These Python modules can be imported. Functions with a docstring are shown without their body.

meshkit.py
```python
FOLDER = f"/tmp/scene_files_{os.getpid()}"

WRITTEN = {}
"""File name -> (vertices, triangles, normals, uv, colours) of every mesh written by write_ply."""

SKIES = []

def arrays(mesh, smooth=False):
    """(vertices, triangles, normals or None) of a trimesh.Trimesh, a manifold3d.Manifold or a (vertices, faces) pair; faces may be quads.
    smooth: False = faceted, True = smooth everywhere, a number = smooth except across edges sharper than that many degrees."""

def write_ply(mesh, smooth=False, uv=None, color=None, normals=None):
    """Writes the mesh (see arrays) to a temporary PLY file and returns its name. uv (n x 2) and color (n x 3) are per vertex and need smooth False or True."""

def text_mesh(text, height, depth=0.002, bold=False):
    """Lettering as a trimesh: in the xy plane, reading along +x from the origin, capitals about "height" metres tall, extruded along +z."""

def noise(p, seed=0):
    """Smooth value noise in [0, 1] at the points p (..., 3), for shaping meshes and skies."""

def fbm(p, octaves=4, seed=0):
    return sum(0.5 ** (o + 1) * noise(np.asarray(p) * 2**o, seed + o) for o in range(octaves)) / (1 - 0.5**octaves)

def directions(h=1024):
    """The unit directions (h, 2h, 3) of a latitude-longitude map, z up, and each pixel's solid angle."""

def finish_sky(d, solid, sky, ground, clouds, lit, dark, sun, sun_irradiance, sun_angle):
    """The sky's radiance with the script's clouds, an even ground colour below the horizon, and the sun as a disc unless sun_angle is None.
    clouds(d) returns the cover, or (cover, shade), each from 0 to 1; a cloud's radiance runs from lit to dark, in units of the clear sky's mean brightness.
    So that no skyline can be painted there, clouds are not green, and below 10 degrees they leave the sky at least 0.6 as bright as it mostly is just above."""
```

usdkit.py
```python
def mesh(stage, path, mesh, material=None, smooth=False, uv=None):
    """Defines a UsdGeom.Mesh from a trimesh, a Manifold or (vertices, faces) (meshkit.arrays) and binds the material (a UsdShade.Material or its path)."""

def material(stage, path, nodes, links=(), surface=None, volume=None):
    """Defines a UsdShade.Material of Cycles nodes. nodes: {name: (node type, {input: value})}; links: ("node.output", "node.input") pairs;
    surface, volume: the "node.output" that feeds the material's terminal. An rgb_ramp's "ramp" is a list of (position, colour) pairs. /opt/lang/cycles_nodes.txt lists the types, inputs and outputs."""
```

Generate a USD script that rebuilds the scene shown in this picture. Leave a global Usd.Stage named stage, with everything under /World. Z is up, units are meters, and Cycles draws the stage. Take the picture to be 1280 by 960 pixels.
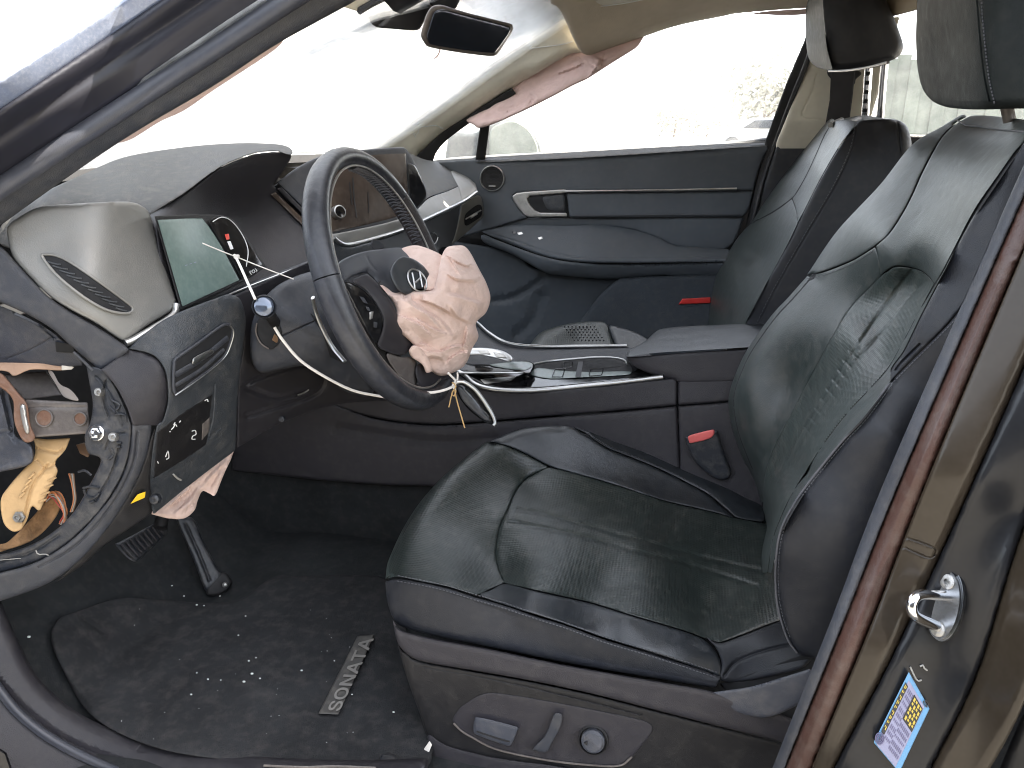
import math, random
import numpy as np, trimesh, shapely, manifold3d, usdkit, meshkit
from shapely.geometry import Polygon
from scipy.interpolate import RBFInterpolator
from scipy.spatial import cKDTree, Delaunay
from pxr import Usd, UsdGeom, UsdLux, UsdShade, Gf, Sdf

random.seed(7); rng = np.random.default_rng(7)
stage = Usd.Stage.CreateInMemory()
UsdGeom.SetStageUpAxis(stage, 'Z')
world = UsdGeom.Xform.Define(stage, '/World'); stage.SetDefaultPrim(world.GetPrim())
UsdGeom.Scope.Define(stage, '/World/Looks')

# ------------------------------------------------------------------ camera, sky, sun, exposure
YAW, PITCH, F = math.radians(12.389), math.radians(18.634), 949.0      # F: focal length in pixels of a 1280 wide frame
EYE = np.array([0.0, -1.46, 1.0])
EXPOSURE = 3.6
SKY = 0.10
SUN, SUN_DIR = 1.15, np.array([0.60, 0.24, 0.80])
SUN_DIR = SUN_DIR / np.linalg.norm(SUN_DIR)
fwd = np.array([-math.sin(YAW) * math.cos(PITCH), math.cos(YAW) * math.cos(PITCH), -math.sin(PITCH)])
rgt = np.array([math.cos(YAW), math.sin(YAW), 0.0]); upv = np.cross(rgt, fwd)
cam = UsdGeom.Camera.Define(stage, '/World/camera')
M = np.eye(4); M[0, :3], M[1, :3], M[2, :3], M[3, :3] = rgt, upv, -fwd, EYE
cam.AddTransformOp().Set(Gf.Matrix4d(*M.ravel().tolist()))
cam.CreateHorizontalApertureAttr(36.0); cam.CreateFocalLengthAttr(36.0 * F / 1280); cam.CreateClippingRangeAttr((0.02, 5000.0))
cam.CreateExposureAttr(EXPOSURE)
sun = UsdLux.DistantLight.Define(stage, '/World/sun')
sun.CreateIntensityAttr(SUN); sun.CreateAngleAttr(0.53); sun.CreateNormalizeAttr(True); sun.CreateColorAttr(Gf.Vec3f(1.0, 0.93, 0.82))
zx = SUN_DIR; xx = np.cross([0, 0, 1.0], zx); xx /= np.linalg.norm(xx); yx = np.cross(zx, xx)
M = np.eye(4); M[0, :3], M[1, :3], M[2, :3] = xx, yx, zx
sun.AddTransformOp().Set(Gf.Matrix4d(*M.ravel().tolist()))
dome = UsdLux.DomeLight.Define(stage, '/World/sky')
dome.GetPrim().SetCustomDataByKey('kind', 'structure')
skym = usdkit.material(stage, '/World/Looks/sky', {
    's': ('sky_texture', {'sky_type': 'single_scattering', 'sun_disc': False, 'sun_elevation': math.asin(SUN_DIR[2]), 'sun_rotation': math.atan2(SUN_DIR[0], SUN_DIR[1]), 'aerosol_density': 3.0, 'altitude': 20.0}),
    'z': ('mix', {'fac': 0.6, 'color2': (3.2, 3.18, 3.05)}),
    'b': ('background_shader', {'strength': SKY})}, [('s.color', 'z.color1'), ('z.color', 'b.color')], surface='b.background')
UsdShade.MaterialBindingAPI.Apply(dome.GetPrim()).Bind(skym)


# ------------------------------------------------------------------ helpers: where a line of sight meets the place
def sight(p):
    p = np.atleast_2d(np.asarray(p, float))[:, :2]
    return fwd + np.outer((p[:, 0] - 640) / F, rgt) - np.outer((p[:, 1] - 480) / F, upv)

def at(px, py, x=None, y=None, z=None):
    d = sight([(px, py)])[0]
    for k, v in enumerate((x, y, z)):
        if v is not None:
            return EYE + d * (v - EYE[k]) / d[k]

def proj(p):
    d = np.asarray(p, float) - EYE; w = d @ fwd
    return np.stack([640 + F * (d @ rgt) / w, 480 - F * (d @ upv) / w], -1)

class Surf:
    """A smooth surface through measured points: (px, py, axis, value); three points give a plane."""
    def __init__(self, *ctrl, smooth=0.0):
        p = np.array([c[:2] for c in ctrl], float)
        inv = []
        for c in ctrl:
            d = sight([c[:2]])[0]; k = 'xyz'.index(c[2]); inv.append(d[k] / (c[3] - EYE[k]))
        self.f = RBFInterpolator(p / 300.0, np.array(inv), kernel='thin_plate_spline', degree=1, smoothing=smooth)
    def depth(self, p):
        return 1.0 / self.f(np.asarray(p, float)[:, :2] / 300.0)
    def pt(self, p, lift=0.0):
        p = np.atleast_2d(np.asarray(p, float)); return EYE + sight(p) * (self.depth(p) - lift)[:, None]

class Lift:
    def __init__(s, a, d): s.a, s.d = a, d
    def depth(s, p): return s.a.depth(p) - s.d
    def pt(s, p, lift=0.0): return s.a.pt(p, lift + s.d)

def sy(*c, **k):
    return Surf(*[(a, b, 'y', v) for a, b, v in c], **k)

def crv(pts, n=10, closed=False):
    """Centripetal-free Catmull-Rom; a point given twice is a corner."""
    pts = [tuple(map(float, p)) for p in pts]
    if closed:
        dup = next((i for i in range(len(pts)) if pts[i] == pts[(i + 1) % len(pts)]), None)
        if dup is not None:
            k = (dup + 1) % len(pts); pts = pts[k:] + pts[:k]
            if pts[-1] != pts[0]: pts = pts + [pts[0]]
            return crv(pts, n)[:-1]
        q = np.array(pts[-1:] + pts + pts[:2]); segs = len(pts)
        return _cr(q, segs, n)[:-1]
    out, run = [], [pts[0]]
    for a in pts[1:]:
        if a == run[-1]:
            if len(run) > 1: out.append(run)
            run = [a]
        else: run.append(a)
    if len(run) > 1: out.append(run)
    res = []
    for r in out:
        r = np.array(r)
        if len(r) == 2: c = r
        else:
            q = np.vstack([2 * r[0] - r[1], r, 2 * r[-1] - r[-2]]); c = _cr(q, len(r) - 1, n)
        res.append(c if not res else c[1:])
    return np.vstack(res)

def _cr(q, segs, n):
    t = np.linspace(0, 1, n, endpoint=False)[:, None]; o = []
    for i in range(segs):
        a, b, c, d = q[i:i + 4]
        o.append(0.5 * ((2 * b) + (c - a) * t + (2 * a - 5 * b + 4 * c - d) * t**2 + (3 * b - a - 3 * c + d) * t**3))
    o.append(q[segs + 1][None]); return np.vstack(o)

def corners(pts):
    return [p for p in pts for _ in (0, 1)]

def resample(c, step, closed=False):
    c = np.asarray(c, float)
    if closed: c = np.vstack([c, c[:1]])
    d = np.r_[0, np.cumsum(np.linalg.norm(np.diff(c, axis=0), axis=1))]
    n = max(3, int(round(d[-1] / step)) + 1); t = np.linspace(0, d[-1], n)
    r = np.stack([np.interp(t, d, c[:, k]) for k in range(c.shape[1])], 1)
    return r[:-1] if closed else r

def panel(outline, surf, step=4.0, roll=2.0, soft=(), back=0.012, grooves=(), bump=None, sharp=False, depthk=1.0, holes=()):
    """A closed solid: a curved sheet over the outline with rounded edges, thickness, grooves (line, width px, depth m) and a bump function of (pixels, points)."""
    c = np.array(outline, float)[:, :2] if sharp else crv(outline, 8, True)
    poly = Polygon(c, [np.asarray(h)[:, :2] for h in holes]).buffer(0)
    if poly.geom_type != 'Polygon': poly = max(poly.geoms, key=lambda g: g.area)
    b = min(step, max(1.5, roll))
    rings = [resample(np.array(r.coords)[:-1], b, True) for r in [poly.exterior, *poly.interiors]]
    edge = np.vstack(rings); pts = [edge]
    for f_ in (0.35, 1.0):
        g = poly.buffer(-max(roll * f_, 0.8))
        for q in getattr(g, 'geoms', [g]):
            if q.is_empty: continue
            for r in [q.exterior, *q.interiors]: pts.append(resample(np.array(r.coords)[:-1], b, True))
    x0, y0, x1, y1 = poly.bounds
    gx, gy = np.meshgrid(np.arange(x0, x1, step), np.arange(y0, y1, step * 0.87)); gx = gx + (np.arange(gx.shape[0]) % 2)[:, None] * step / 2
    g = np.stack([gx.ravel(), gy.ravel()], 1)
    inner = poly.buffer(-max(roll, 0.8) - step * 0.4)
    if not inner.is_empty: pts.append(g[shapely.contains_xy(inner, g[:, 0], g[:, 1])])
    for ln, w, dp in grooves:
        r = resample(crv(ln, 8), min(step, 2.0))
        t = np.gradient(r, axis=0); nrm = np.stack([-t[:, 1], t[:, 0]], 1) / (np.linalg.norm(t, axis=1, keepdims=True) + 1e-9)
        for o in (-0.9, -0.4, 0, 0.4, 0.9):
            q = r + nrm * w * o
            if not inner.is_empty: pts.append(q[shapely.contains_xy(poly.buffer(-max(roll, 0.8)), q[:, 0], q[:, 1])])
    p = np.vstack(pts)
    _, u = np.unique(np.round(p / 0.25).astype(int), axis=0, return_index=True); p = p[np.sort(u)]
    tri = Delaunay(p).simplices
    cen = p[tri].mean(1); tri = tri[shapely.contains_xy(poly.buffer(0.05), cen[:, 0], cen[:, 1])]
    a = np.cross(p[tri[:, 1]] - p[tri[:, 0]], p[tri[:, 2]] - p[tri[:, 0]])
    tri = tri[np.abs(a) > 1e-3]; a = a[np.abs(a) > 1e-3]; tri[a > 0] = tri[a > 0][:, ::-1]
    s = surf.depth(p); drop = np.zeros(len(p))
    bd = np.vstack([resample(np.array(r.coords)[:-1], 0.7, True) for r in [poly.exterior, *poly.interiors]])
    rad = np.full(len(bd), float(roll))
    for ln, r_ in soft:
        q = resample(crv(ln, 8), 1.0); d_, _ = cKDTree(q).query(bd); rad[d_ < 5] = r_
    for r_ in np.unique(rad):
        if r_ <= 0: continue
        d_, _ = cKDTree(bd[rad == r_]).query(p); k = np.clip(1 - d_ / r_, 0, 1)
        drop = np.maximum(drop, depthk * r_ * s / F * (1 - np.sqrt(np.maximum(0, 1 - k * k))))
    for ln, w, dp in grooves:
        q = resample(crv(ln, 8), 0.7); d_, _ = cKDTree(q).query(p)
        drop += dp * np.exp(-(d_ / (0.5 * w))**2)
    ray = sight(p); s = s + drop
    if bump is not None: s = s - bump(p, EYE + ray * s[:, None])
    v = EYE + ray * s[:, None]; vb = EYE + ray * (s + back)[:, None]
    n = len(p); e = np.vstack([tri[:, [0, 1]], tri[:, [1, 2]], tri[:, [2, 0]]])
    key = {tuple(x) for x in e.tolist()}; op = np.array([x for x in e.tolist() if (x[1], x[0]) not in key])
    wall = np.vstack([np.stack([op[:, 1], op[:, 0], op[:, 0] + n], 1), np.stack([op[:, 1], op[:, 0] + n, op[:, 1] + n], 1)])
    return np.vstack([v, vb]), np.vstack([tri, tri[:, ::-1] + n, wall])

def cloth(scale=14.0, amp=0.006, seed=1, creases=(), cw=7.0, cd=0.006):
    """Limp cloth: slow swells, a few soft ridges, and folds where one side overlaps the other."""
    lines = []
    for c in creases:
        r = resample(crv(c, 6), 1.0); t = np.gradient(r, axis=0); lines.append((cKDTree(r), r, np.stack([-t[:, 1], t[:, 0]], 1)))
    def f(p, w):
        n1 = meshkit.fbm(w * scale, 3, seed); n2 = np.abs(meshkit.fbm(w * scale * 1.3 + 5, 2, seed + 9) - 0.5)
        r = amp * (n1 - 0.5) * 2.4 - amp * 1.3 * n2
        for i, (k, q, nr) in enumerate(lines):
            d, j = k.query(p); sd = np.sum((p - q[j]) * nr[j], 1); e = np.clip(np.minimum(j, len(q) - 1 - j) / (0.25 * len(q)), 0, 1)
            r = r + cd * e * np.tanh(sd / 0.9) * np.exp(-np.abs(sd) / cw - np.maximum(0, d - np.abs(sd)) / cw) * (1 if i % 2 == 0 else -1)
        return r
    return f

def frames(p, closed):
    p = np.asarray(p, float); t = np.roll(p, -1, 0) - np.roll(p, 1, 0) if closed else np.gradient(p, axis=0)
    t /= np.linalg.norm(t, axis=1, keepdims=True) + 1e-12
    ref = np.array([0, 0, 1.0]) if abs(t[0, 2]) < 0.8 else np.array([1.0, 0, 0])
    a = [np.cross(t[0], ref)]
    a[0] /= np.linalg.norm(a[0])
    for i in range(1, len(p)):
        v = a[-1] - t[i] * (a[-1] @ t[i]); a.append(v / (np.linalg.norm(v) + 1e-12))
    a = np.array(a); return t, a, np.cross(t, a)

def loft(rings, closed=False, caps=True):
    r = np.asarray(rings, float); m, n, _ = r.shape; f = []
    for i in range(m if closed else m - 1):
        j = (i + 1) % m
        for k in range(n):
            l = (k + 1) % n; f += [(i * n + k, i * n + l, j * n + l), (i * n + k, j * n + l, j * n + k)]
    v = r.reshape(-1, 3)
    if caps and not closed:
        v = np.vstack([v, r[0].mean(0), r[-1].mean(0)]); a, b = m * n, m * n + 1
        f += [(a, (k + 1) % n, k) for k in range(n)] + [(b, (m - 1) * n + k, (m - 1) * n + (k + 1) % n) for k in range(n)]
    return v, np.array(f)

def tube(p, r, n=10, closed=False, ry=None):
    p = np.asarray(p, float); t, a, b = frames(p, closed); r = np.broadcast_to(r, (len(p),)); q = r if ry is None else np.broadcast_to(ry, (len(p),))
    w = np.arange(n) * 2 * np.pi / n
    return loft(p[:, None] + r[:, None, None] * np.cos(w)[None, :, None] * a[:, None] + q[:, None, None] * np.sin(w)[None, :, None] * b[:, None], closed)

def wire(pts, surf, r, lift=0.003, n=8, step=4, ry=None):
    return tube(surf.pt(resample(crv(pts, 8), step), lift), r, n, ry=ry)

def bar(p, r, n=10, k=8):
    return tube(crv(p, k), r, n)

def joined(*ms):
    v, f, o = [], [], 0
    for m in ms:
        a, b, _ = meshkit.arrays(m); v.append(a); f.append(b + o); o += len(a)
    return np.vstack(v), np.vstack(f)

def block(o, ax, ay, az, size, bevel=0.003):
    """A box with rounded edges centred at o along three axes."""
    h = np.array(size) / 2; b = min(bevel, h.min() * 0.9)
    s = manifold3d.Manifold.sphere(b, 12); pts = [s.translate((x * (h[0] - b), y * (h[1] - b), z * (h[2] - b))) for x in (-1, 1) for y in (-1, 1) for z in (-1, 1)]
    v, f, _ = meshkit.arrays(manifold3d.Manifold.batch_hull(pts))
    return np.asarray(o) + v @ np.array([ax, ay, az]), (f if np.linalg.det(np.array([ax, ay, az])) > 0 else f[:, ::-1])

def lathe(o, axis, prof, n=28, ref=(0, 0, 1.0), ring=False):
    """Revolve (distance along axis, radius) pairs round the axis through o."""
    axis = np.asarray(axis, float) / np.linalg.norm(axis); a = np.cross(axis, ref); a /= np.linalg.norm(a); b = np.cross(axis, a); w = np.arange(n) * 2 * np.pi / n
    return loft([np.asarray(o) + axis * h + r * (np.cos(w)[:, None] * a + np.sin(w)[:, None] * b) for h, r in prof], ring)

def text_on(txt, origin, across, surf, height_px, lift=0.0015, bold=True, rise=None):
    """Lettering laid on a surface: origin and across are pixels where the base line starts and its direction."""
    v, f, _ = meshkit.arrays(meshkit.text_mesh(txt, 1.0, 0.1, bold)); d = np.asarray(across, float); L = np.ptp(v[:, 0])
    u = d / L; r = np.asarray(rise, float) if rise is not None else np.array([d[1], -d[0]]) / np.linalg.norm(d) * height_px
    p = np.asarray(origin) + np.outer(v[:, 0] - v[:, 0].min(), u) + np.outer(v[:, 1], r)
    s = surf.depth(p) - lift * (v[:, 2] > 0.05) + 0.0005
    return EYE + sight(p) * s[:, None], f

# ------------------------------------------------------------------ helpers: prims
count = {}
def numbered(path):
    k = count.get(path, 0); count[path] = k + 1
    return path if k == 0 else f'{path}_{k:03d}'

base_of = {}
def thing(name, label, cat, base, group=None, kind=None):
    path = numbered('/World/' + name); x = UsdGeom.Xform.Define(stage, path); x.AddTranslateOp().Set(Gf.Vec3d(*map(float, base)))
    p = x.GetPrim()
    if label: p.SetCustomDataByKey('label', label)
    if cat: p.SetCustomDataByKey('category', cat)
    if group: p.SetCustomDataByKey('group', group)
    if kind: p.SetCustomDataByKey('kind', kind)
    base_of[path] = np.array(base, float); return path

def part(parent, name, mesh, mat, smooth=40, label=None, kind=None):
    path = numbered(parent + '/' + name); v, f, _ = meshkit.arrays(mesh); b = base_of[parent]; base_of[path] = b
    m = usdkit.mesh(stage, path, (v - b, f), L[mat], smooth=smooth); p = m.GetPrim()
    if label: p.SetCustomDataByKey('label', label)
    if kind: p.SetCustomDataByKey('kind', kind)
    return path

def single(name, mesh, mat, label=None, cat=None, group=None, kind=None, smooth=40):
    path = numbered('/World/' + name); m = usdkit.mesh(stage, path, mesh, L[mat], smooth=smooth); p = m.GetPrim()
    for k, v in (('label', label), ('category', cat), ('group', group), ('kind', kind)):
        if v: p.SetCustomDataByKey(k, v)
    base_of[path] = np.zeros(3); return path

# ------------------------------------------------------------------ materials
L = {}
def look(name, color, rough=0.5, metal=0.0, spec=0.5, grain=None, dust=0.0, var=0.12, vscale=9.0, coat=0.0, sheen=0.0, rvar=0.12, dustcol=(0.30, 0.27, 0.23)):
    """grain: list of (kind, scale, distance). Colour drifts slowly, dust lies in patches, roughness varies."""
    n = {'g': ('geometry', {}), 'p': ('principled_bsdf', {'metallic': metal, 'specular_ior_level': spec, 'coat_weight': coat, 'coat_roughness': 0.08, 'sheen_weight': sheen, 'sheen_roughness': 0.5}),
         'n': ('noise_texture', {'scale': vscale, 'detail': 6.0, 'roughness': 0.6}), 'n2': ('noise_texture', {'scale': vscale * 7, 'detail': 5.0, 'roughness': 0.65})}
    c = np.array(color); l = [('g.position', 'n.vector'), ('g.position', 'n2.vector')]
    n['r'] = ('rgb_ramp', {'ramp': [(0.3, tuple(c * (1 - var))), (0.7, tuple(np.minimum(1, c * (1 + var))))]}); l += [('n.fac', 'r.fac')]
    col = 'r.color'
    if dust > 0:
        n['dr'] = ('rgb_ramp', {'ramp': [(0.46, (0, 0, 0)), (0.72, (dust,) * 3)]}); n['dm'] = ('mix', {'color2': dustcol})
        l += [('n2.fac', 'dr.fac'), ('dr.color', 'dm.fac'), (col, 'dm.color1')]; col = 'dm.color'
    l.append((col, 'p.base_color'))
    n['mr'] = ('map_range', {'from_min': 0.3, 'from_max': 0.7, 'to_min': max(0.02, rough * (1 - rvar)), 'to_max': min(1, rough * (1 + rvar))}); l += [('n2.fac', 'mr.value'), ('mr.result', 'p.roughness')]
    prev = None
    for i, (kind, sc, dist) in enumerate(grain or []):
        k, bn = f't{i}', f'b{i}'
        if kind == 'voronoi': n[k] = ('voronoi_texture', {'scale': sc, 'feature': 'f1'}); o = f'{k}.distance'
        elif kind == 'cells': n[k] = ('voronoi_texture', {'scale': sc, 'feature': 'distance_to_edge'}); o = f'{k}.distance'
        else: n[k] = ('noise_texture', {'scale': sc, 'detail': 4.0}); o = f'{k}.fac'
        n[bn] = ('bump', {'distance': dist, 'strength': 1.0}); l += [('g.position', f'{k}.vector'), (o, f'{bn}.height')]
        if prev: l.append((f'{prev}.normal', f'{bn}.normal'))
        prev = bn
    if prev: l.append((f'{prev}.normal', 'p.normal'))
    L[name] = usdkit.material(stage, '/World/Looks/' + name, n, l, surface='p.BSDF'); return L[name]

LEATHER = [('noise', 28, 0.0008), ('cells', 520, 0.0004)]
PLASTIC = [('noise', 900, 0.0006)]
look('leather', (0.012, 0.0165, 0.0155), 0.42, grain=LEATHER, dust=0.06, spec=0.7)
look('headrest_leather', (0.010, 0.0125, 0.012), 0.70, grain=LEATHER, dust=0.03, spec=0.22)
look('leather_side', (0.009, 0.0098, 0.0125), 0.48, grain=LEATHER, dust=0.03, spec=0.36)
look('leather_smooth', (0.011, 0.0135, 0.0165), 0.38, grain=[('noise', 26, 0.0016), ('cells', 560, 0.0004)], dust=0.03, spec=0.7)
look('wheel_leather', (0.018, 0.019, 0.023), 0.33, grain=[('noise', 60, 0.001), ('noise', 1200, 0.0003)], dust=0.04, spec=0.5)
look('wheel_leather_red', (0.026, 0.021, 0.021), 0.42, grain=[('cells', 420, 0.001)], dust=0.05)
look('dash_plastic', (0.029, 0.033, 0.038), 0.55, grain=[('cells', 520, 0.0008)], dust=0.12)
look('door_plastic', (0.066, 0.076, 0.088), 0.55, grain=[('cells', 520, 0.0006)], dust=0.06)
look('zinc', (0.27, 0.28, 0.29), 0.26, metal=1.0, dust=0.1)
look('foam', (0.40, 0.26, 0.18), 0.8, grain=[('noise', 200, 0.001)], var=0.2)
look('grey_strap', (0.24, 0.21, 0.19), 0.7)
look('dash_top', (0.045, 0.045, 0.042), 0.62, grain=[('cells', 520, 0.0008)], dust=0.22)
look('trim_plastic', (0.024, 0.026, 0.032), 0.52, grain=PLASTIC, dust=0.08)
look('side_plastic', (0.0185, 0.0170, 0.0200), 0.50, grain=PLASTIC, dust=0.04, spec=0.4)
look('black_plastic', (0.008, 0.0075, 0.008), 0.5, grain=PLASTIC, dust=0.03, spec=0.35)
look('void_black', (0.006, 0.006, 0.007), 0.8)
look('gloss_black', (0.006, 0.006, 0.007), 0.08, dust=0.05, rvar=0.5)
look('silver_panel', (0.185, 0.18, 0.165), 0.45, metal=0.45, grain=[('noise', 700, 0.0003)], dust=0.15, var=0.06)
look('satin_chrome', (0.46, 0.46, 0.45), 0.34, metal=1.0, dust=0.06, var=0.05)
look('chrome', (0.75, 0.75, 0.76), 0.10, metal=1.0, var=0.04)
look('steel', (0.40, 0.39, 0.37), 0.38, metal=0.9, grain=[('noise', 260, 0.0008)], dust=0.25)
look('grey_metal', (0.115, 0.10, 0.092), 0.5, metal=0.3, grain=[('noise', 200, 0.0008)], dust=0.25)
look('rust_metal', (0.16, 0.085, 0.055), 0.65, metal=0.3, grain=[('noise', 200, 0.001)], dust=0.3)
look('dark_duct', (0.035, 0.038, 0.048), 0.45, grain=PLASTIC, dust=0.12)
look('yellow_plastic', (0.46, 0.30, 0.145), 0.5, grain=[('noise', 300, 0.0005)], dust=0.2, dustcol=(0.2, 0.13, 0.07))
look('tan_insulation', (0.36, 0.20, 0.09), 0.85, grain=[('noise', 120, 0.004)], var=0.5, vscale=30)
look('carpet', (0.022, 0.0235, 0.0245), 0.95, grain=[('noise', 600, 0.0012), ('noise', 60, 0.002)], dust=0.04, spec=0.1, var=0.25)
look('mat_carpet', (0.024, 0.0245, 0.0255), 0.95, grain=[('noise', 700, 0.0012), ('noise', 60, 0.002)], dust=0.30, spec=0.1, var=0.35, vscale=6.0, dustcol=(0.09, 0.08, 0.075))
look('rubber', (0.012, 0.0135, 0.017), 0.42, grain=[('noise', 300, 0.0006)], dust=0.12)
look('rubber_seal', (0.030, 0.032, 0.040), 0.42, grain=[('noise', 900, 0.0002)], dust=0.04)
look('flange_paint', (0.010, 0.010, 0.014), 0.42, spec=0.35)
look('body_paint', (0.022, 0.0165, 0.011), 0.28, metal=0.2, coat=0.12, dust=0.01, spec=0.35)
look('body_paint_dark', (0.006, 0.0062, 0.007), 0.30, coat=0.10, spec=0.3)
look('body_paint_blue', (0.13, 0.15, 0.20), 0.25, metal=0.4, coat=0.6, dust=0.15, vscale=40, dustcol=(0.45, 0.44, 0.42))
look('seal_red', (0.040, 0.0185, 0.0135), 0.42, dust=0.08, grain=[('noise', 500, 0.0004)])
look('beige_trim', (0.62, 0.585, 0.48), 0.6, grain=[('noise', 500, 0.0006)], dust=0.10)
look('beige_fabric', (0.50, 0.43, 0.33), 0.9, grain=[('noise', 900, 0.0015)], dust=0.05)
look('airbag_fabric', (0.60, 0.44, 0.37), 0.75, grain=[('noise', 900, 0.0006), ('noise', 60, 0.004)], var=0.1, dust=0.25, dustcol=(0.42, 0.27, 0.2), sheen=0.1)
look('curtain_fabric', (0.70, 0.51, 0.47), 0.75, grain=[('noise', 900, 0.0006), ('noise', 50, 0.004)], var=0.1, sheen=0.1)
look('cord_white', (0.66, 0.62, 0.56), 0.45, dust=0.12)
look('string_tan', (0.42, 0.27, 0.11), 0.8)
look('belt_webbing', (0.022, 0.020, 0.022), 0.7, grain=[('noise', 1200, 0.0006)])
look('red_plastic', (0.55, 0.035, 0.03), 0.35)
look('pink_red', (0.62, 0.12, 0.11), 0.38)
look('yellow_tag', (0.70, 0.45, 0.02), 0.5)
look('white_print', (0.62, 0.62, 0.60), 0.5)
look('badge_print', (0.17, 0.16, 0.145), 0.5, dust=0.3)
look('badge_plate', (0.045, 0.042, 0.038), 0.5, dust=0.3, dustcol=(0.2, 0.18, 0.15))
look('orange_wire', (0.48, 0.17, 0.06), 0.5); look('red_wire', (0.38, 0.05, 0.035), 0.5); look('brown_wire', (0.19, 0.11, 0.06), 0.5); look('grey_wire', (0.30, 0.29, 0.26), 0.5)
look('sticker_blue', (0.10, 0.24, 0.40), 0.4); look('sticker_pale', (0.21, 0.21, 0.30), 0.45); look('sticker_black', (0.012, 0.012, 0.014), 0.4); look('sticker_yellow', (0.42, 0.31, 0.05), 0.45); look('sticker_ink', (0.10, 0.09, 0.16), 0.5)
look('screen_green', (0.105, 0.15, 0.132), 0.30, dust=0.15, dustcol=(0.22, 0.27, 0.24), var=0.15, vscale=14)
look('screen_brown', (0.050, 0.037, 0.029), 0.16, dust=0.22, dustcol=(0.13, 0.10, 0.08), var=0.4, vscale=8)
look('stalk_face', (0.10, 0.12, 0.16), 0.10, metal=0.5, coat=0.8)
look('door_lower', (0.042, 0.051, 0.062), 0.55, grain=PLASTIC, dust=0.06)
look('pocket_felt', (0.030, 0.038, 0.048), 0.8, grain=[('noise', 500, 0.001)], dust=0.08)
look('stitch', (0.060, 0.060, 0.066), 0.6)
look('red_icon', (0.55, 0.05, 0.03), 0.4)
look('mirror_glass', (0.045, 0.05, 0.065), 0.12, metal=0.9, dust=0.06)
look('mirror_pale', (0.09, 0.105, 0.085), 0.35, metal=0.0, dust=0.5, dustcol=(0.16, 0.18, 0.14), vscale=30)
look('mirror_housing', (0.022, 0.027, 0.028), 0.4, dust=0.1)
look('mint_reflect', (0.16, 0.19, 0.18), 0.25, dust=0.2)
look('glass_bit', (0.55, 0.58, 0.55), 0.12)
look('ground_dust', (0.10, 0.095, 0.085), 0.95, grain=[('noise', 5, 0.05)], var=0.2, vscale=0.6, dust=0.3)
look('concrete', (0.50, 0.48, 0.44), 0.9, grain=[('noise', 5, 0.02)], var=0.1, vscale=0.6, dust=0.2)
look('foliage', (0.22, 0.22, 0.19), 0.8, var=0.35, vscale=3.0)
look('bark', (0.12, 0.09, 0.07), 0.9)
look('fence_mesh', (0.060, 0.072, 0.056), 0.8, var=0.3, vscale=6.0)
look('car_grey', (0.25, 0.25, 0.25), 0.4, metal=0.4)

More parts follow.
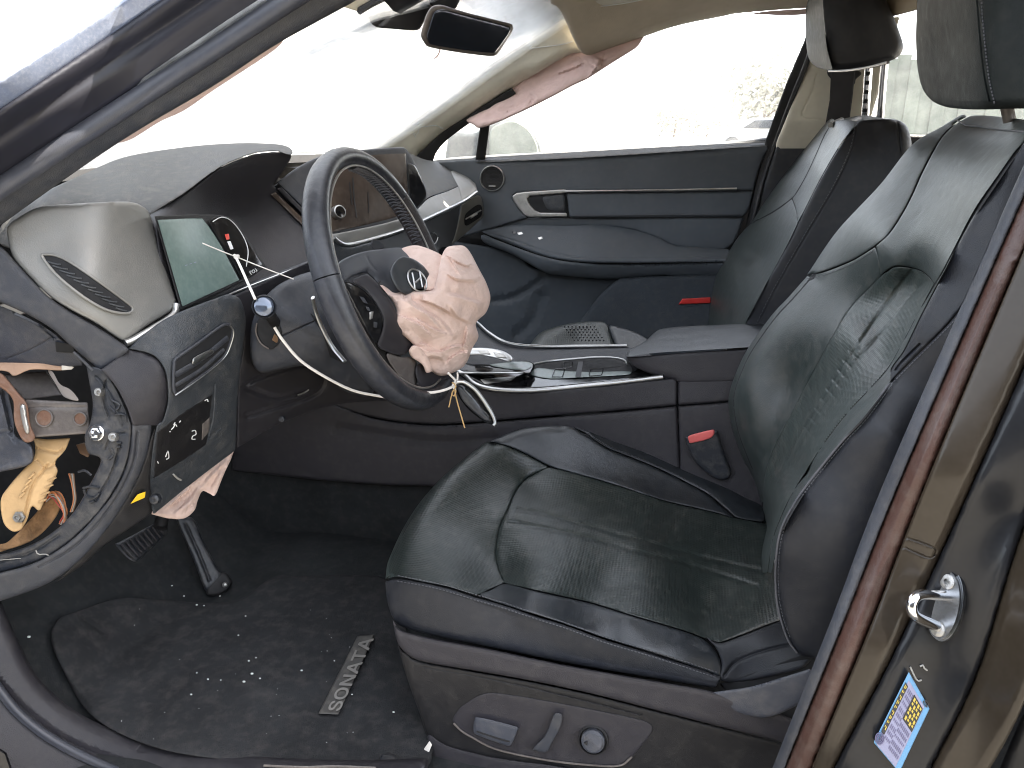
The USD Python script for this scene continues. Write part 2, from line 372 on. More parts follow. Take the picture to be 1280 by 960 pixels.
def perforated(name, color, sc=210.0):
    """Leather with a lattice of small punched holes."""
    L[name] = usdkit.material(stage, '/World/Looks/' + name, {
        'g': ('geometry', {}), 'v': ('voronoi_texture', {'scale': sc, 'feature': 'f1', 'randomness': 0.15}), 'n': ('noise_texture', {'scale': 9.0, 'detail': 6.0}), 'n2': ('noise_texture', {'scale': 60.0, 'detail': 5.0}),
        'r': ('rgb_ramp', {'ramp': [(0.16, (0.1, 0.1, 0.1)), (0.34, (1, 1, 1))]}), 'c': ('rgb_ramp', {'ramp': [(0.3, tuple(np.array(color) * 0.86)), (0.7, tuple(np.array(color) * 1.15))]}),
        'm': ('mix', {'mix_type': 'multiply', 'fac': 1.0}), 'd': ('rgb_ramp', {'ramp': [(0.48, (0, 0, 0)), (0.75, (0.08,) * 3)]}), 'dm': ('mix', {'color2': (0.3, 0.28, 0.24)}),
        'b0': ('bump', {'distance': 0.0008}), 'w': ('noise_texture', {'scale': 28.0, 'detail': 4.0}), 'b': ('bump', {'distance': 0.0005}), 'p': ('principled_bsdf', {'roughness': 0.43, 'specular_ior_level': 0.7})},
        [('g.position', 'v.vector'), ('g.position', 'n.vector'), ('g.position', 'n2.vector'), ('g.position', 'w.vector'), ('v.distance', 'r.fac'), ('n.fac', 'c.fac'), ('c.color', 'dm.color1'), ('n2.fac', 'd.fac'), ('d.color', 'dm.fac'),
         ('dm.color', 'm.color1'), ('r.color', 'm.color2'), ('m.color', 'p.base_color'), ('w.fac', 'b0.height'), ('b0.normal', 'b.normal'), ('v.distance', 'b.height'), ('b.normal', 'p.normal')], surface='p.BSDF')
perforated('leather_perforated', (0.013, 0.0185, 0.0165))

def pane(name, dust, tint=(1, 1, 1), dcol=(0.75, 0.75, 0.72), ior=1.45):
    """Window glass: see-through, reflecting at a slant, with a film of dust that scatters light."""
    L[name] = usdkit.material(stage, '/World/Looks/' + name, {
        't': ('transparent_bsdf', {'color': tint}), 'gl': ('glossy_bsdf', {'color': (1, 1, 1), 'roughness': 0.02}), 'f': ('fresnel', {'IOR': ior}), 'm': ('mix_closure', {}),
        'g': ('geometry', {}), 'n': ('noise_texture', {'scale': 14.0, 'detail': 8.0, 'roughness': 0.7}), 'r': ('rgb_ramp', {'ramp': [(0.35, (dust * 0.5,) * 3), (0.7, (dust * 1.5,) * 3)]}),
        'd': ('diffuse_bsdf', {'color': dcol}), 'tl': ('translucent_bsdf', {'color': dcol}), 'md': ('mix_closure', {'fac': 0.6}), 'm2': ('mix_closure', {})},
        [('f.fac', 'm.fac'), ('t.BSDF', 'm.closure1'), ('gl.BSDF', 'm.closure2'), ('g.position', 'n.vector'), ('n.fac', 'r.fac'), ('d.BSDF', 'md.closure1'), ('tl.BSDF', 'md.closure2'),
         ('r.color', 'm2.fac'), ('m.closure', 'm2.closure1'), ('md.closure', 'm2.closure2')], surface='m2.closure')
pane('window_glass', 0.05); pane('rear_glass', 0.04); pane('windscreen_glass', 0.14, ior=1.2)

def sheet(rows, thick, nrm, n=24):
    """A smooth shell through rows of points, thickened along nrm."""
    r = np.array([crv(x, n) for x in rows]); g = np.array([crv(r[:, k], n) for k in range(r.shape[1])]).transpose(1, 0, 2)
    m, k, _ = g.shape; v = g.reshape(-1, 3); i, j = np.meshgrid(np.arange(m - 1), np.arange(k - 1), indexing='ij'); a = (i * k + j).ravel()
    t = np.vstack([np.stack([a, a + 1, a + k + 1], 1), np.stack([a, a + k + 1, a + k], 1)])
    nn = np.cross(v[t[0, 1]] - v[t[0, 0]], v[t[0, 2]] - v[t[0, 0]])
    if nn @ np.asarray(nrm) > 0: t = t[:, ::-1]
    N = len(v); e = np.vstack([t[:, [0, 1]], t[:, [1, 2]], t[:, [2, 0]]]); key = {tuple(x) for x in e.tolist()}; op = np.array([x for x in e.tolist() if (x[1], x[0]) not in key])
    w = np.vstack([np.stack([op[:, 1], op[:, 0], op[:, 0] + N], 1), np.stack([op[:, 1], op[:, 0] + N, op[:, 1] + N], 1)])
    return np.vstack([v, v + np.asarray(nrm) * thick]), np.vstack([t, t[:, ::-1] + N, w])

# ================================================================== the setting: ground and what stands beyond the windows
gm = np.array([[-900, -900, 0], [900, -900, 0], [900, 900, 0], [-900, 900, 0]], float)
single('ground', (gm, np.array([[0, 1, 2], [0, 2, 3]])), 'ground_dust', kind='structure', smooth=False)
ym = np.array([[-60, 2.6, .004], [60, 2.6, .004], [60, 120, .004], [-60, 120, .004]], float)
single('concrete_yard', (ym, np.array([[0, 1, 2], [0, 2, 3]])), 'concrete', kind='structure', smooth=False)

def bush(name, cx, cy, r, h, n, seed, label, group=None):
    g = np.random.default_rng(seed); b = thing(name, label, 'tree', (cx, cy, 0), group)
    part(b, 'trunk', joined(bar([(cx, cy, 0), (cx + .1, cy, h * .35), (cx - .05, cy + .1, h * .7)], 0.12), bar([(cx, cy, h * .3), (cx + r * .5, cy, h * .6), (cx + r * .6, cy, h * .7)], 0.06)), 'bark')
    v, f = [], []
    cl = g.normal(size=(14, 3)) * [r * .5, r * .45, h * .2] + [cx, cy, h * .62]
    for i in range(n):
        c = cl[g.integers(14)] + g.normal(size=3) * r * .22; a = g.normal(size=3); a /= np.linalg.norm(a); q = np.cross(a, g.normal(size=3)); q /= np.linalg.norm(q); s = r * g.uniform(.04, .09)
        k = len(v); v += [c - a * s, c + q * s * .5, c + a * s, c - q * s * .5]; f += [(k, k + 1, k + 2), (k, k + 2, k + 3)]
    part(b, 'crown', (np.array(v), np.array(f)), 'foliage', smooth=False)
bush('tree', -1.5, 90, 3.2, 3.4, 1600, 1, 'low pale tree far beyond the passenger window, nearest the wing mirror', None)
bush('tree', 6.2, 70, 4.0, 5.6, 2200, 2, 'broad faded tree far outside, left of the passenger door pillar', None)
bush('tree', 2.2, 95, 3.0, 2.8, 1300, 3, 'small faded tree between the two other far trees', None)

def outside_car(x, y, label):
    t = thing('parked_car', label, 'car', (x, y, 0))
    prof = [(-2.2, .35), (-2.15, .75), (-1.2, .9), (-.6, 1.4), (.7, 1.42), (1.5, .98), (2.2, .9), (2.25, .4)]
    n = len(prof); v = np.array([(x + a, y - .85 * (1 if b < 1 else .8), b) for a, b in prof] + [(x + a, y + .85 * (1 if b < 1 else .8), b) for a, b in prof])
    tri = manifold3d.triangulate([np.array(prof)]); f = [tuple(q) for q in tri] + [tuple(q[::-1] + n) for q in np.array(tri)] + [w for i in range(n) for w in ((i, i + n, (i + 1) % n + n), (i, (i + 1) % n + n, (i + 1) % n))]
    part(t, 'body', (v, np.array(f)), 'car_grey', smooth=False)
    g = np.array([(x - .5, y - .8, 1.3), (x + .65, y - .8, 1.32), (x + 1.2, y - .84, 1.0), (x - 1.0, y - .85, .98)]); part(t, 'side_window', (np.vstack([g, g + [0, -.01, 0]]), np.array([[0, 1, 2], [0, 2, 3], [4, 6, 5], [4, 7, 6]])), 'gloss_black', smooth=False)
    for wx in (-1.35, 1.4): part(t, 'wheel', lathe((x + wx, y - .88, .33), (0, 1, 0), [(0, .12), (0, .3), (.03, .33), (.2, .33)], 20), 'rubber')
outside_car(3.2, 34, 'faded grey parked car seen far beyond the passenger window')

fence = thing('mesh_fence', 'tall grey green ribbed fence outside the rear window behind the headrests', 'fence', (3.0, 4.2, 0))
fx0, fx1, fy = 1.2, 4.4, 4.2
for k in range(40):
    x = fx0 + (fx1 - fx0) * k / 40; w = (fx1 - fx0) / 40
    part(fence, 'rib', block((x + w / 2, fy + (0.012 if k % 2 else 0), 0.62 + 0.37), (1, 0, 0), (0, 1, 0), (0, 0, 1), (w * 1.03, .02, 0.86 + 0.05 * math.sin(k * 1.7)), .004), 'fence_mesh')
part(fence, 'rail', block(((fx0 + fx1) / 2, fy - .03, .60), (1, 0, 0), (0, 1, 0), (0, 0, 1), (fx1 - fx0, .05, .10), .006), 'steel')
part(fence, 'rail', block(((fx0 + fx1) / 2, fy - .03, .10), (1, 0, 0), (0, 1, 0), (0, 0, 1), (fx1 - fx0, .05, .08), .006), 'steel')

# ================================================================== car body: shell, pillars, glass, floor, roof
car = thing('sedan', 'dark grey sedan body shell around the black leather cabin', 'car', (0, 0, 0))
def cp(name, outline, surf, mat, label=None, **k): return part(car, name, panel(outline, surf, **k), mat, label=label)

# near A-pillar
S_ap = sy((0, 280, -.69), (446, 0, -.56), (0, 230, -.715), (338, 0, -.585), (0, 138, -.76), (201, 0, -.64), (0, 99, -.77), (154, 0, -.655))
cp('outer_pillar', corners([(-70, 143), (216, -42), (270, -42), (-70, 187)]), Lift(S_ap, -.006), 'body_paint_blue', 'dusty bluish outer skin of the near front pillar', roll=6, step=6, back=.02)
cp('pillar_flange', corners([(-70, 184), (265, -42), (408, -42), (110, 150), (0, 222), (-70, 268)]), S_ap, 'flange_paint', roll=7, step=4, back=.03, grooves=[([(-70, 215), (0, 170), (100, 103), (318, -42)], 18, .005)])
cp('inner_pillar_trim', [(-70, 268), (-70, 268), (0, 222), (110, 150), (408, -42), (408, -42), (515, -42), (515, -42), (446, 0), (345, 56), (266, 108), (155, 174), (32, 259), (-70, 335), (-70, 335)], S_ap, 'trim_plastic', 'dark inner trim of the near front pillar', roll=10, step=6, back=.035)
part(car, 'weatherstrip', wire([(-70, 283), (0, 235), (110, 163), (250, 73), (362, 0), (430, -42)], S_ap, .0115, .004, n=12), 'rubber_seal')
S_rd = sy((158, 174, -.54), (345, 56, -.50), (250, 125, -.50))
part(car, 'curtain_edge', panel([(150, 172), (162, 175), (200, 152), (230, 138), (268, 112), (346, 60), (340, 52), (240, 112)], S_rd, step=4, roll=2, back=.006), 'curtain_fabric', label='thin strip of pink airbag cloth along the near front pillar')

# windscreen and header
ws = [[(-.83 - .20 * (1 - (y / .64)**2), y, .935) for y in (-.66, -.33, 0, .33, .66)], [(-.53 - .15 * (1 - (y / .6)**2), y * .92, 1.12) for y in (-.66, -.33, 0, .33, .66)], [(-.27 - .10 * (1 - (y / .6)**2), y * .80, 1.262) for y in (-.66, -.33, 0, .33, .66)]]
part(car, 'windscreen', sheet(ws, .004, (-.5, 0, .8), 8), 'windscreen_glass')
# roof with its lining
rf = [[(x, y * s, z - .035 * (y / .6)**2) for y in (-.6, -.3, 0, .3, .6)] for x, s, z in ((-.37, .86, 1.315), (.2, .95, 1.35), (.8, .95, 1.34), (1.5, .85, 1.24))]
part(car, 'roof', sheet(rf, .02, (0, 0, 1), 6), 'body_paint_dark')
rl = [[(x, y * s, z - .03 - .035 * (y / .6)**2) for y in (-.58, -.3, 0, .3, .58)] for x, s, z in ((-.30, .84, 1.315), (.2, .92, 1.345), (.8, .92, 1.335), (1.5, .80, 1.235))]
part(car, 'headliner', sheet(rl, .012, (0, 0, 1), 6), 'beige_fabric')
S_hl = sy((716, 47, .46), (735, 69, .535), (847, 32, .55), (1000, 15, .56), (700, -40, .30), (1000, -60, .30), (780, -20, .40), (1180, 2, .56), (1180, -60, .3))
cp('roof_side_lining', [(670, -45), (670, -45), (684, 0), (699, 11), (716, 47), (724, 62), (735, 69), (757, 62), (804, 46), (847, 32), (900, 21), (928, 16), (1007, 10), (1100, 6), (1190, 4), (1190, -45), (1190, -45)], S_hl, 'beige_fabric', 'tan roof lining above the passenger window', step=5, roll=9, back=.03, grooves=[([(757, 60), (800, 30), (850, 16), (920, 4), (1000, -8)], 12, .004)])
cp('rear_roof_lining', corners([(1100, -30), (1290, -30), (1290, 2), (1172, 6), (1110, 22)]), sy((1110, 20, .3), (1290, 0, -.1), (1200, -30, .1)), 'beige_fabric', step=5, roll=5, back=.03)

bn = [[(-1.02 - .18 * (1 - (y / .75)**2), y, .925 - .05 * (y / .75)**2) for y in (-.75, -.4, 0, .4, .75)], [(-1.6, y, .87 - .07 * (y / .75)**2) for y in (-.75, -.4, 0, .4, .75)], [(-2.15 + .15 * (y / .75)**2, y, .74 - .06 * (y / .75)**2) for y in (-.75, -.4, 0, .4, .75)]]
part(car, 'bonnet', sheet(bn, .03, (0, 0, -1), 8), 'body_paint')
part(car, 'roof_rail', bar([(-.345, -.575, 1.165), (-.15, -.575, 1.245), (.2, -.58, 1.275), (.8, -.575, 1.25), (1.4, -.53, 1.15)], .048, 14), 'body_paint_dark')
# passenger A-pillar
S_pa = sy((480, 187, .63), (705, 20, .53), (540, 190, .66), (700, 75, .565), (590, 110, .595))
cp('far_pillar_trim', [(450, 192), (450, 192), (456, 186), (535, 127), (603, 78), (636, 52), (699, 12), (720, -5), (720, -5), (760, 60), (760, 60), (724, 66), (710, 69), (655, 101), (636, 114), (609, 131), (583, 149), (552, 170), (530, 192), (517, 200), (517, 200)], S_pa, 'beige_trim', 'beige trim of the far front pillar under the windscreen edge', step=5, roll=9, back=.02, soft=[([(655, 101), (583, 149), (530, 192)], 18)])
part(car, 'windscreen_edge', wire([(452, 188), (535, 125), (603, 76), (636, 50), (701, 10), (690, 2), (683, -6)], S_pa, .0028, .003), 'black_plastic')
part(car, 'trim_seam', wire([(620, 66), (660, 61), (700, 56), (716, 52)], S_pa, .0012, .001), 'white_print')
part(car, 'glass_splinter', wire([(520, 172), (516, 166), (522, 168), (524, 160), (534, 158), (545, 157), (554, 161)], S_pa, .0010, .002), 'glass_bit')
S_pf = sy((517, 198, .66), (552, 170, .655), (636, 114, .61), (560, 200, .67), (609, 135, .63))
cp('far_window_frame', [(513, 202), (513, 202), (528, 188), (552, 166), (583, 146), (609, 129), (640, 110), (640, 110), (645, 117), (645, 117), (618, 134), (590, 152), (560, 174), (546, 190), (541, 203), (541, 203)], S_pf, 'black_plastic', step=4, roll=2, back=.02)

# passenger B-pillar trim
S_pb = sy((1012, 83, .62), (975, 179, .66), (1078, 92, .60), (1076, 143, .62), (1000, 270, .68), (940, 270, .69))
cp('far_centre_pillar', corners([(1020, 40), (1009, 84), (970, 179), (970, 190), (1075, 190), (1100, 110), (1125, 20)]), S_pb, 'beige_trim', 'beige far centre pillar behind the passenger belt', step=5, roll=5, back=.02, grooves=[([(1021, 92), (1015, 115), (1003, 140), (1008, 147), (1030, 149)], 2.5, .003)])
cp('far_pillar_lower_trim', corners([(971, 182), (1080, 182), (1075, 330), (940, 330), (938, 285)]), S_pb, 'trim_plastic', step=6, roll=4, back=.02)
# rear compartment seen between the headrests
S_rr = sy((1140, 168, .70), (1200, 168, .70), (1140, 260, .68))
cp('rear_door_trim', corners([(1078, 166), (1290, 172), (1290, 330), (1078, 330)]), S_rr, 'black_plastic', step=8, roll=4, back=.05)
S_rw = sy((1110, 60, .60), (1280, 60, .62), (1110, 166, .69))
cp('rear_side_glass', corners([(1076, 10), (1300, 4), (1300, 171), (1074, 165)]), S_rw, 'rear_glass', step=30, roll=.5, back=.004)

# floor, tunnel, firewall and door sill
def flat(name, pts, mat, thick=.02, up=(0, 0, -1), label=None):
    p = np.array(pts, float); n = len(p); ax = p[1] - p[0]; ax /= np.linalg.norm(ax); nn = np.cross(ax, p[-1] - p[0]); nn /= np.linalg.norm(nn); ay = np.cross(nn, ax)
    t = np.array(manifold3d.triangulate([np.stack([(p - p[0]) @ ax, (p - p[0]) @ ay], 1)])); q = p + np.asarray(up) * thick
    part(car, name, (np.vstack([p, q]), np.vstack([t, t[:, ::-1] + n] + [[(i, i + n, (i + 1) % n + n), (i, (i + 1) % n + n, (i + 1) % n)] for i in range(n)])), mat, smooth=False, label=label)
FZ = .15
fl = [[(x, y, FZ + max(0, (-x - .86)) * .95 + .012 * math.sin(9 * y + 4 * x)) for y in (-.78, -.6, -.4, -.2, .1)] for x in (.7, .2, -.3, -.7, -.86, -1.0, -1.2)]
part(car, 'floor_carpet', sheet(fl, .02, (0, 0, -1), 6), 'carpet')
tn = [[(x, -.085 - .02 * math.sin(z * 6) + b, z) for z in (FZ - .03, .24, .36, .46)] for x, b in ((.6, 0), (0, .01), (-.5, 0), (-.8, -.01), (-1.2, -.05))]
part(car, 'tunnel_carpet', sheet(tn, .02, (0, 1, 0), 6), 'carpet')
flat('far_floor', [(-1.2, .1, .16), (.7, .1, .16), (.7, .76, .16), (-1.2, .76, .16)], 'carpet')
flat('firewall', [(-1.22, -.74, .1), (-1.22, .76, .1), (-1.22, .76, .9), (-1.22, -.74, .9)], 'void_black', up=(-1, 0, 0))
flat('cowl', [(-1.22, -.74, .90), (-1.0, -.72, .93), (-1.08, 0, .935), (-1.0, .72, .93), (-1.22, .76, .90)], 'void_black')
flat('far_body_side', [(-1.22, .80, .1), (1.6, .80, .1), (1.6, .80, .85), (-1.22, .80, .85)], 'body_paint_dark', up=(0, 1, 0))
flat('rear_bulkhead', [(1.25, -.6, .2), (1.25, .7, .2), (1.45, .7, .86), (1.45, -.6, .86)], 'leather', up=(1, 0, 0))

# near sill: the curved corner of the door opening
S_si = Surf((0, 760, 'y', -.70), (200, 930, 'y', -.72), (0, 900, 'y', -.78), (250, 975, 'y', -.76), (530, 960, 'y', -.72), (530, 1010, 'y', -.78), (60, 860, 'y', -.72), (120, 1000, 'y', -.80))
cp('sill_trim', [(-60, 740), (-60, 740), (0, 748), (0, 748), (22, 800), (50, 850), (100, 892), (170, 922), (260, 940), (360, 948), (440, 950), (535, 948), (535, 948), (535, 1010), (535, 1010), (300, 1010), (-60, 1010), (-60, 1010)], S_si, 'side_plastic', 'dark scuffed plastic trim along the near door sill', step=6, roll=14, back=.05,
   grooves=[([(30, 800), (70, 862), (112, 890)], 5, .005), ([(-40, 800), (10, 868), (80, 925), (180, 962), (260, 980)], 8, .010), ([(172, 936), (300, 955), (420, 962), (530, 962)], 4, .006)])
part(car, 'sill_seal', wire([(-60, 790), (-10, 850), (25, 893), (75, 930), (150, 965), (240, 990)], S_si, .006, .004, n=12), 'rubber_seal')
part(car, 'sill_scuff', wire([(330, 957), (380, 959), (420, 958), (470, 960)], S_si, .0012, .002, ry=.002), 'grey_metal', label='bright scuffed edge of the door sill')
cp('outer_sill', corners([(-60, 905), (8, 940), (30, 1005), (-60, 1005)]), sy((0, 900, -.84), (40, 960, -.84), (-60, 960, -.84)), 'body_paint_dark', roll=8, step=6)

# near B-pillar: seals, painted flanges, striker, label
def band(a, b):  return a + b[::-1]
e0 = [(1300, 160), (1238, 300), (1106, 600), (1040, 772), (967, 956), (930, 1050)]      # dark inner edge of the belt line trim
e1 = [(1318, 160), (1255, 300), (1125, 600), (1055, 776), (982, 956), (945, 1050)]
e2 = [(1345, 160), (1280, 312), (1159, 600), (1090, 778), (1016, 956), (980, 1050)]
e3 = [(1400, 160), (1340, 320), (1218, 600), (1121, 810), (1050, 946), (1000, 1050)]
e4 = [(1470, 200), (1400, 380), (1285, 645), (1222, 840), (1164, 960), (1125, 1050)]
e5 = [(1520, 300), (1460, 420), (1340, 700), (1280, 880), (1215, 1000), (1190, 1050)]
S_bp = sy((1238, 300, -.655), (1106, 600, -.70), (967, 956, -.725), (1280, 312, -.675), (1159, 600, -.725), (1016, 956, -.75), (1218, 600, -.735), (1121, 810, -.755), (1050, 946, -.765), (1185, 755, -.735), (1285, 645, -.735), (1222, 840, -.76), (1164, 960, -.775), (1400, 380, -.73), (1340, 700, -.80), (1280, 880, -.81))
def strip(name, a, b, mat, label=None, **k):
    cp(name, [a[0]] + a + [a[-1], b[-1]] + b[::-1] + [b[0]], S_bp, mat, label, **k)
strip('pillar_trim', e0, e1, 'trim_plastic', 'dark edge trim of the near centre pillar', roll=5, step=5, back=.05, soft=[(e0, 9)])
strip('pillar_seal', e1, e2, 'seal_red', 'reddish door seal along the near centre pillar', roll=14, step=4, back=.03)
strip('pillar_flange_inner', e2, e3, 'body_paint', 'bronze grey painted flange of the near centre pillar', roll=4, step=5, back=.03, soft=[(e3, 16)], grooves=[([(1128, 670), (1168, 685), (1168, 694)], 2, .0015), ([(1126, 682), (1160, 697), (1170, 693)], 2, .0015)])
strip('pillar_face', e3, e4, 'body_paint_dark', 'black painted face of the near centre pillar', roll=10, step=5, back=.03)
strip('pillar_flange_outer', e4, e5, 'body_paint', 'bronze grey outer flange of the near centre pillar', roll=12, step=5, back=.03)
cp('rear_door_edge', [(1520, 500), (1520, 500), (1400, 640), (1322, 800), (1250, 960), (1225, 1050), (1225, 1050), (1520, 1050), (1520, 1050)], sy((1280, 850, -.78), (1300, 960, -.79), (1250, 960, -.775), (1400, 640, -.78)), 'body_paint_dark', roll=10, step=6)

# lock striker
sc = S_bp.pt([(1186, 757)])[0] ; sn = -fwd * .45 - rgt * .87 + upv * .16; sn /= np.linalg.norm(sn)
su = upv * .98 + rgt * .22; su -= sn * (su @ sn); su /= np.linalg.norm(su); sv = np.cross(su, sn)
strk = part(car, 'lock_striker', joined(*[(lambda o, w, h, d: (lambda vf: (o + vf[0][:, :1] * sv * w + vf[0][:, 1:2] * su * h + vf[0][:, 2:] * sn * d, vf[1] if np.linalg.det(np.array([sv, su, sn])) > 0 else vf[1][:, ::-1]))(meshkit.arrays(trimesh.creation.cylinder(1.0, 1.0, 32))[:2]))(sc + sn * (.003 + .0045 * i), .0165 - .001 * i, .0360 - .002 * i, .004) for i in range(2)]), 'zinc', label='chrome door lock striker with its loop on the near centre pillar')
lp = [sc + sn * .006 + su * .010, sc + sn * .022 + su * .010, sc + sn * .042 + su * .010, sc + sn * .054 + su * .007, sc + sn * .058 - su * .001, sc + sn * .053 - su * .009, sc + sn * .042 - su * .014, sc + sn * .022 - su * .019, sc + sn * .006 - su * .023]
part(strk, 'loop', tube(crv(lp, 8), .0052, 14), 'chrome')
for k in (1, -1):
    part(strk, 'bolt', lathe(sc + su * .024 * k + sn * .009, sn, [(-.003, .0075), (.002, .0075), (.003, .006), (.003, .003), (.0005, .003)], 18), 'steel')
part(car, 'chalk_mark', joined(wire([(1150, 833), (1153, 831), (1156, 836), (1159, 838)], S_bp, .0009, .001), wire([(1138, 834), (1143, 845), (1147, 851), (1152, 850)], S_bp, .0009, .001)), 'grey_wire', label='small chalk squiggles above the warning label')

# warning label
q = np.array([(1136, 840), (1162, 886), (1124, 966), (1092, 928)], float)
def lab(u, v): return (1 - u) * (1 - v) * q[0] + u * (1 - v) * q[1] + u * v * q[2] + (1 - u) * v * q[3]     # u across, v down the slanted label
def labq(u0, v0, u1, v1): return corners([lab(u0, v0), lab(u1, v0), lab(u1, v1), lab(u0, v1)])
wl = cp('warning_label', labq(0, 0, 1, 1), Lift(S_bp, .006), 'sticker_blue', 'light blue airbag warning label stuck on the near centre pillar', roll=1, step=5, back=.002)
part(wl, 'label_text_panel', panel(labq(.10, .06, .84, .99), Lift(S_bp, .0065), roll=.5, step=5, back=.0004), 'sticker_pale')
part(wl, 'label_heading', panel(labq(.05, .12, .17, .82), Lift(S_bp, .0068), roll=.5, step=5, back=.0004), 'sticker_black')
part(wl, 'label_heading', panel(labq(.42, .10, .83, .46), Lift(S_bp, .0068), roll=.5, step=5, back=.0004), 'sticker_black')
for k in range(9):
    a = .14 + .072 * k
    for w_ in range(2): part(wl, 'yellow_letter', panel(labq(.072 + .042 * w_, a, .098 + .042 * w_, a + .05 - .012 * ((k + w_) % 3)), Lift(S_bp, .0072), roll=.3, step=3, back=.0003), 'sticker_yellow')
for k in range(4):
    for j in range(5): part(wl, 'yellow_letter', panel(labq(.47 + .09 * k, .12 + .066 * j, .53 + .09 * k, .12 + .066 * j + .05 - .02 * ((j + k) % 2)), Lift(S_bp, .0072), roll=.3, step=3, back=.0003), 'sticker_yellow')
for k in range(11):
    u = .22 + .055 * k; v0 = .12 if u < .40 else .50
    for j in range(int((.95 - v0) / .085)): part(wl, 'text_line', panel(labq(u, v0 + .085 * j, u + .025, v0 + .085 * j + .062 - .02 * ((j * 7 + k * 3) % 3) / 2), Lift(S_bp, .0070), roll=.3, step=3, back=.0003), 'sticker_ink')
c0 = lab(.10, .90); part(wl, 'round_emblem', joined(*[wire([(c0[0] + r * .9 * math.cos(t), c0[1] + r * 1.2 * math.sin(t)) for t in np.linspace(0, 6.28, 14)], S_bp, .0005, .0075, step=1.5) for r in (2.2, 4.2, 6)]), 'sticker_ink')
part(wl, 'label_mark', text_on('S', tuple(lab(.72, .04)), tuple((lab(.90, .045) - lab(.72, .04)) * 1.0), S_bp, 5, .0075), 'sticker_black')

# the near front door, swung wide open beyond the left edge of the picture
nd = thing('open_door', 'near front door swung wide open beyond the left edge', 'car door', (-1.12, -.86, .3))
dd = np.array([-.42, -.91, 0.0]); dd /= np.linalg.norm(dd); dn = np.array([dd[1], -dd[0], 0.0]); do_ = np.array([-1.12, -.88, 0.0])
part(nd, 'outer_skin', block(do_ + dd * .52 + dn * .04 + np.array([0, 0, .60]), dd, dn, (0, 0, 1), (1.04, .06, .66), .025), 'body_paint_dark')
part(nd, 'inner_trim', block(do_ + dd * .50 - dn * .03 + np.array([0, 0, .62]), dd, dn, (0, 0, 1), (.92, .07, .58), .03), 'trim_plastic')
part(nd, 'window_frame', bar([do_ + dd * .06 + np.array([0, 0, .92]), do_ + dd * .45 + np.array([0, 0, 1.16]), do_ + dd * .80 + np.array([0, 0, 1.26]), do_ + dd * 1.0 + np.array([0, 0, 1.20]), do_ + dd * 1.03 + np.array([0, 0, .90])], .022), 'black_plastic')

# the vehicle parked alongside, behind the photographer
vx, vy = -.4, -3.3
van = thing('dark_van', 'tall dark van parked alongside, behind the open door', 'van', (vx, vy, 0))
prof = [(-2.6, .45), (-2.6, .95), (-2.3, 1.10), (-1.75, 1.85), (-1.5, 2.02), (2.4, 2.08), (2.55, 1.95), (2.6, .45)]
n = len(prof); v = np.array([(vx + a, vy - .1 * max(0, b - 1), b) for a, b in prof] + [(vx + a, vy - 1.8 + .1 * max(0, b - 1), b) for a, b in prof])
tr = np.array(manifold3d.triangulate([np.array(prof)])); f = [tuple(q) for q in tr] + [tuple(q[::-1] + n) for q in tr] + [w for i in range(n) for w in ((i, i + n, (i + 1) % n + n), (i, (i + 1) % n + n, (i + 1) % n))]
part(van, 'body', (v, np.array(f)), 'body_paint_dark', smooth=False)
for x0, x1 in ((-1.5, -.55), (-.45, .8), (.9, 2.2)):
    part(van, 'side_window', block((vx + (x0 + x1) / 2, vy - .045, 1.50), (1, 0, 0), (0, 1, -.1), (0, .1, 1), (x1 - x0, .02, .52), .008), 'gloss_black')
for wx in (-1.7, 1.6): part(van, 'wheel', lathe((vx + wx, vy + .03, .34), (0, -1, 0), [(0, .12), (0, .31), (.03, .34), (.22, .34)], 24), 'rubber')
part(van, 'sill', block((vx, vy - .02, .42), (1, 0, 0), (0, 1, 0), (0, 0, 1), (3.0, .08, .16), .02), 'black_plastic')

# the rest of the body beside the picture: centre pillar top, rear door, front wing, rear shelf
pa, pb = S_bp.pt([(1345, 190)])[0], S_bp.pt([(1440, 260)])[0]
part(car, 'pillar_upper', bar([pa * .5 + pb * .5 + np.array([0, 0, -.06]), pa * .5 + pb * .5 + np.array([.05, .05, .12]), np.array([pa[0] + .16, -.575, 1.265])], .045, 14), 'body_paint_dark')
for sgn in (-1, 1):
    part(car, 'rear_door', block((1.02, .83 * sgn, .60), (1, 0, 0), (0, 1, 0), (0, 0, 1), (.98, .07, .62), .03), 'body_paint_dark')
    part(car, 'front_wing', block((-1.66, .83 * sgn, .70), (1, 0, .06), (0, 1, 0), (-.06, 0, 1), (1.02, .08, .34), .035), 'body_paint_dark')
    part(car, 'wheel', lathe((-1.62, .80 * sgn, .33), (0, sgn, 0), [(0, .10), (.02, .22), (.03, .31), (.02, .33), (-.18, .33)], 28), 'rubber')
part(car, 'hinge_pillar', block((-1.10, -.79, .58), (1, 0, 0), (0, 1, 0), (0, 0, 1), (.14, .09, .62), .02), 'body_paint_dark')
part(car, 'rear_shelf', block((1.62, 0, .90), (1, 0, 0), (0, 1, 0), (0, 0, 1), (.62, 1.3, .05), .015), 'black_plastic')
part(car, 'rear_bench', block((1.05, .02, .44), (1, 0, .15), (0, 1, 0), (-.15, 0, 1), (.50, 1.24, .16), .05), 'leather')
for sgn in (-1, 1): part(car, 'rear_pillar', bar([(1.95, .66 * sgn, .92), (1.6, .60 * sgn, 1.10), (1.25, .56 * sgn, 1.22)], .06, 12), 'body_paint_dark')

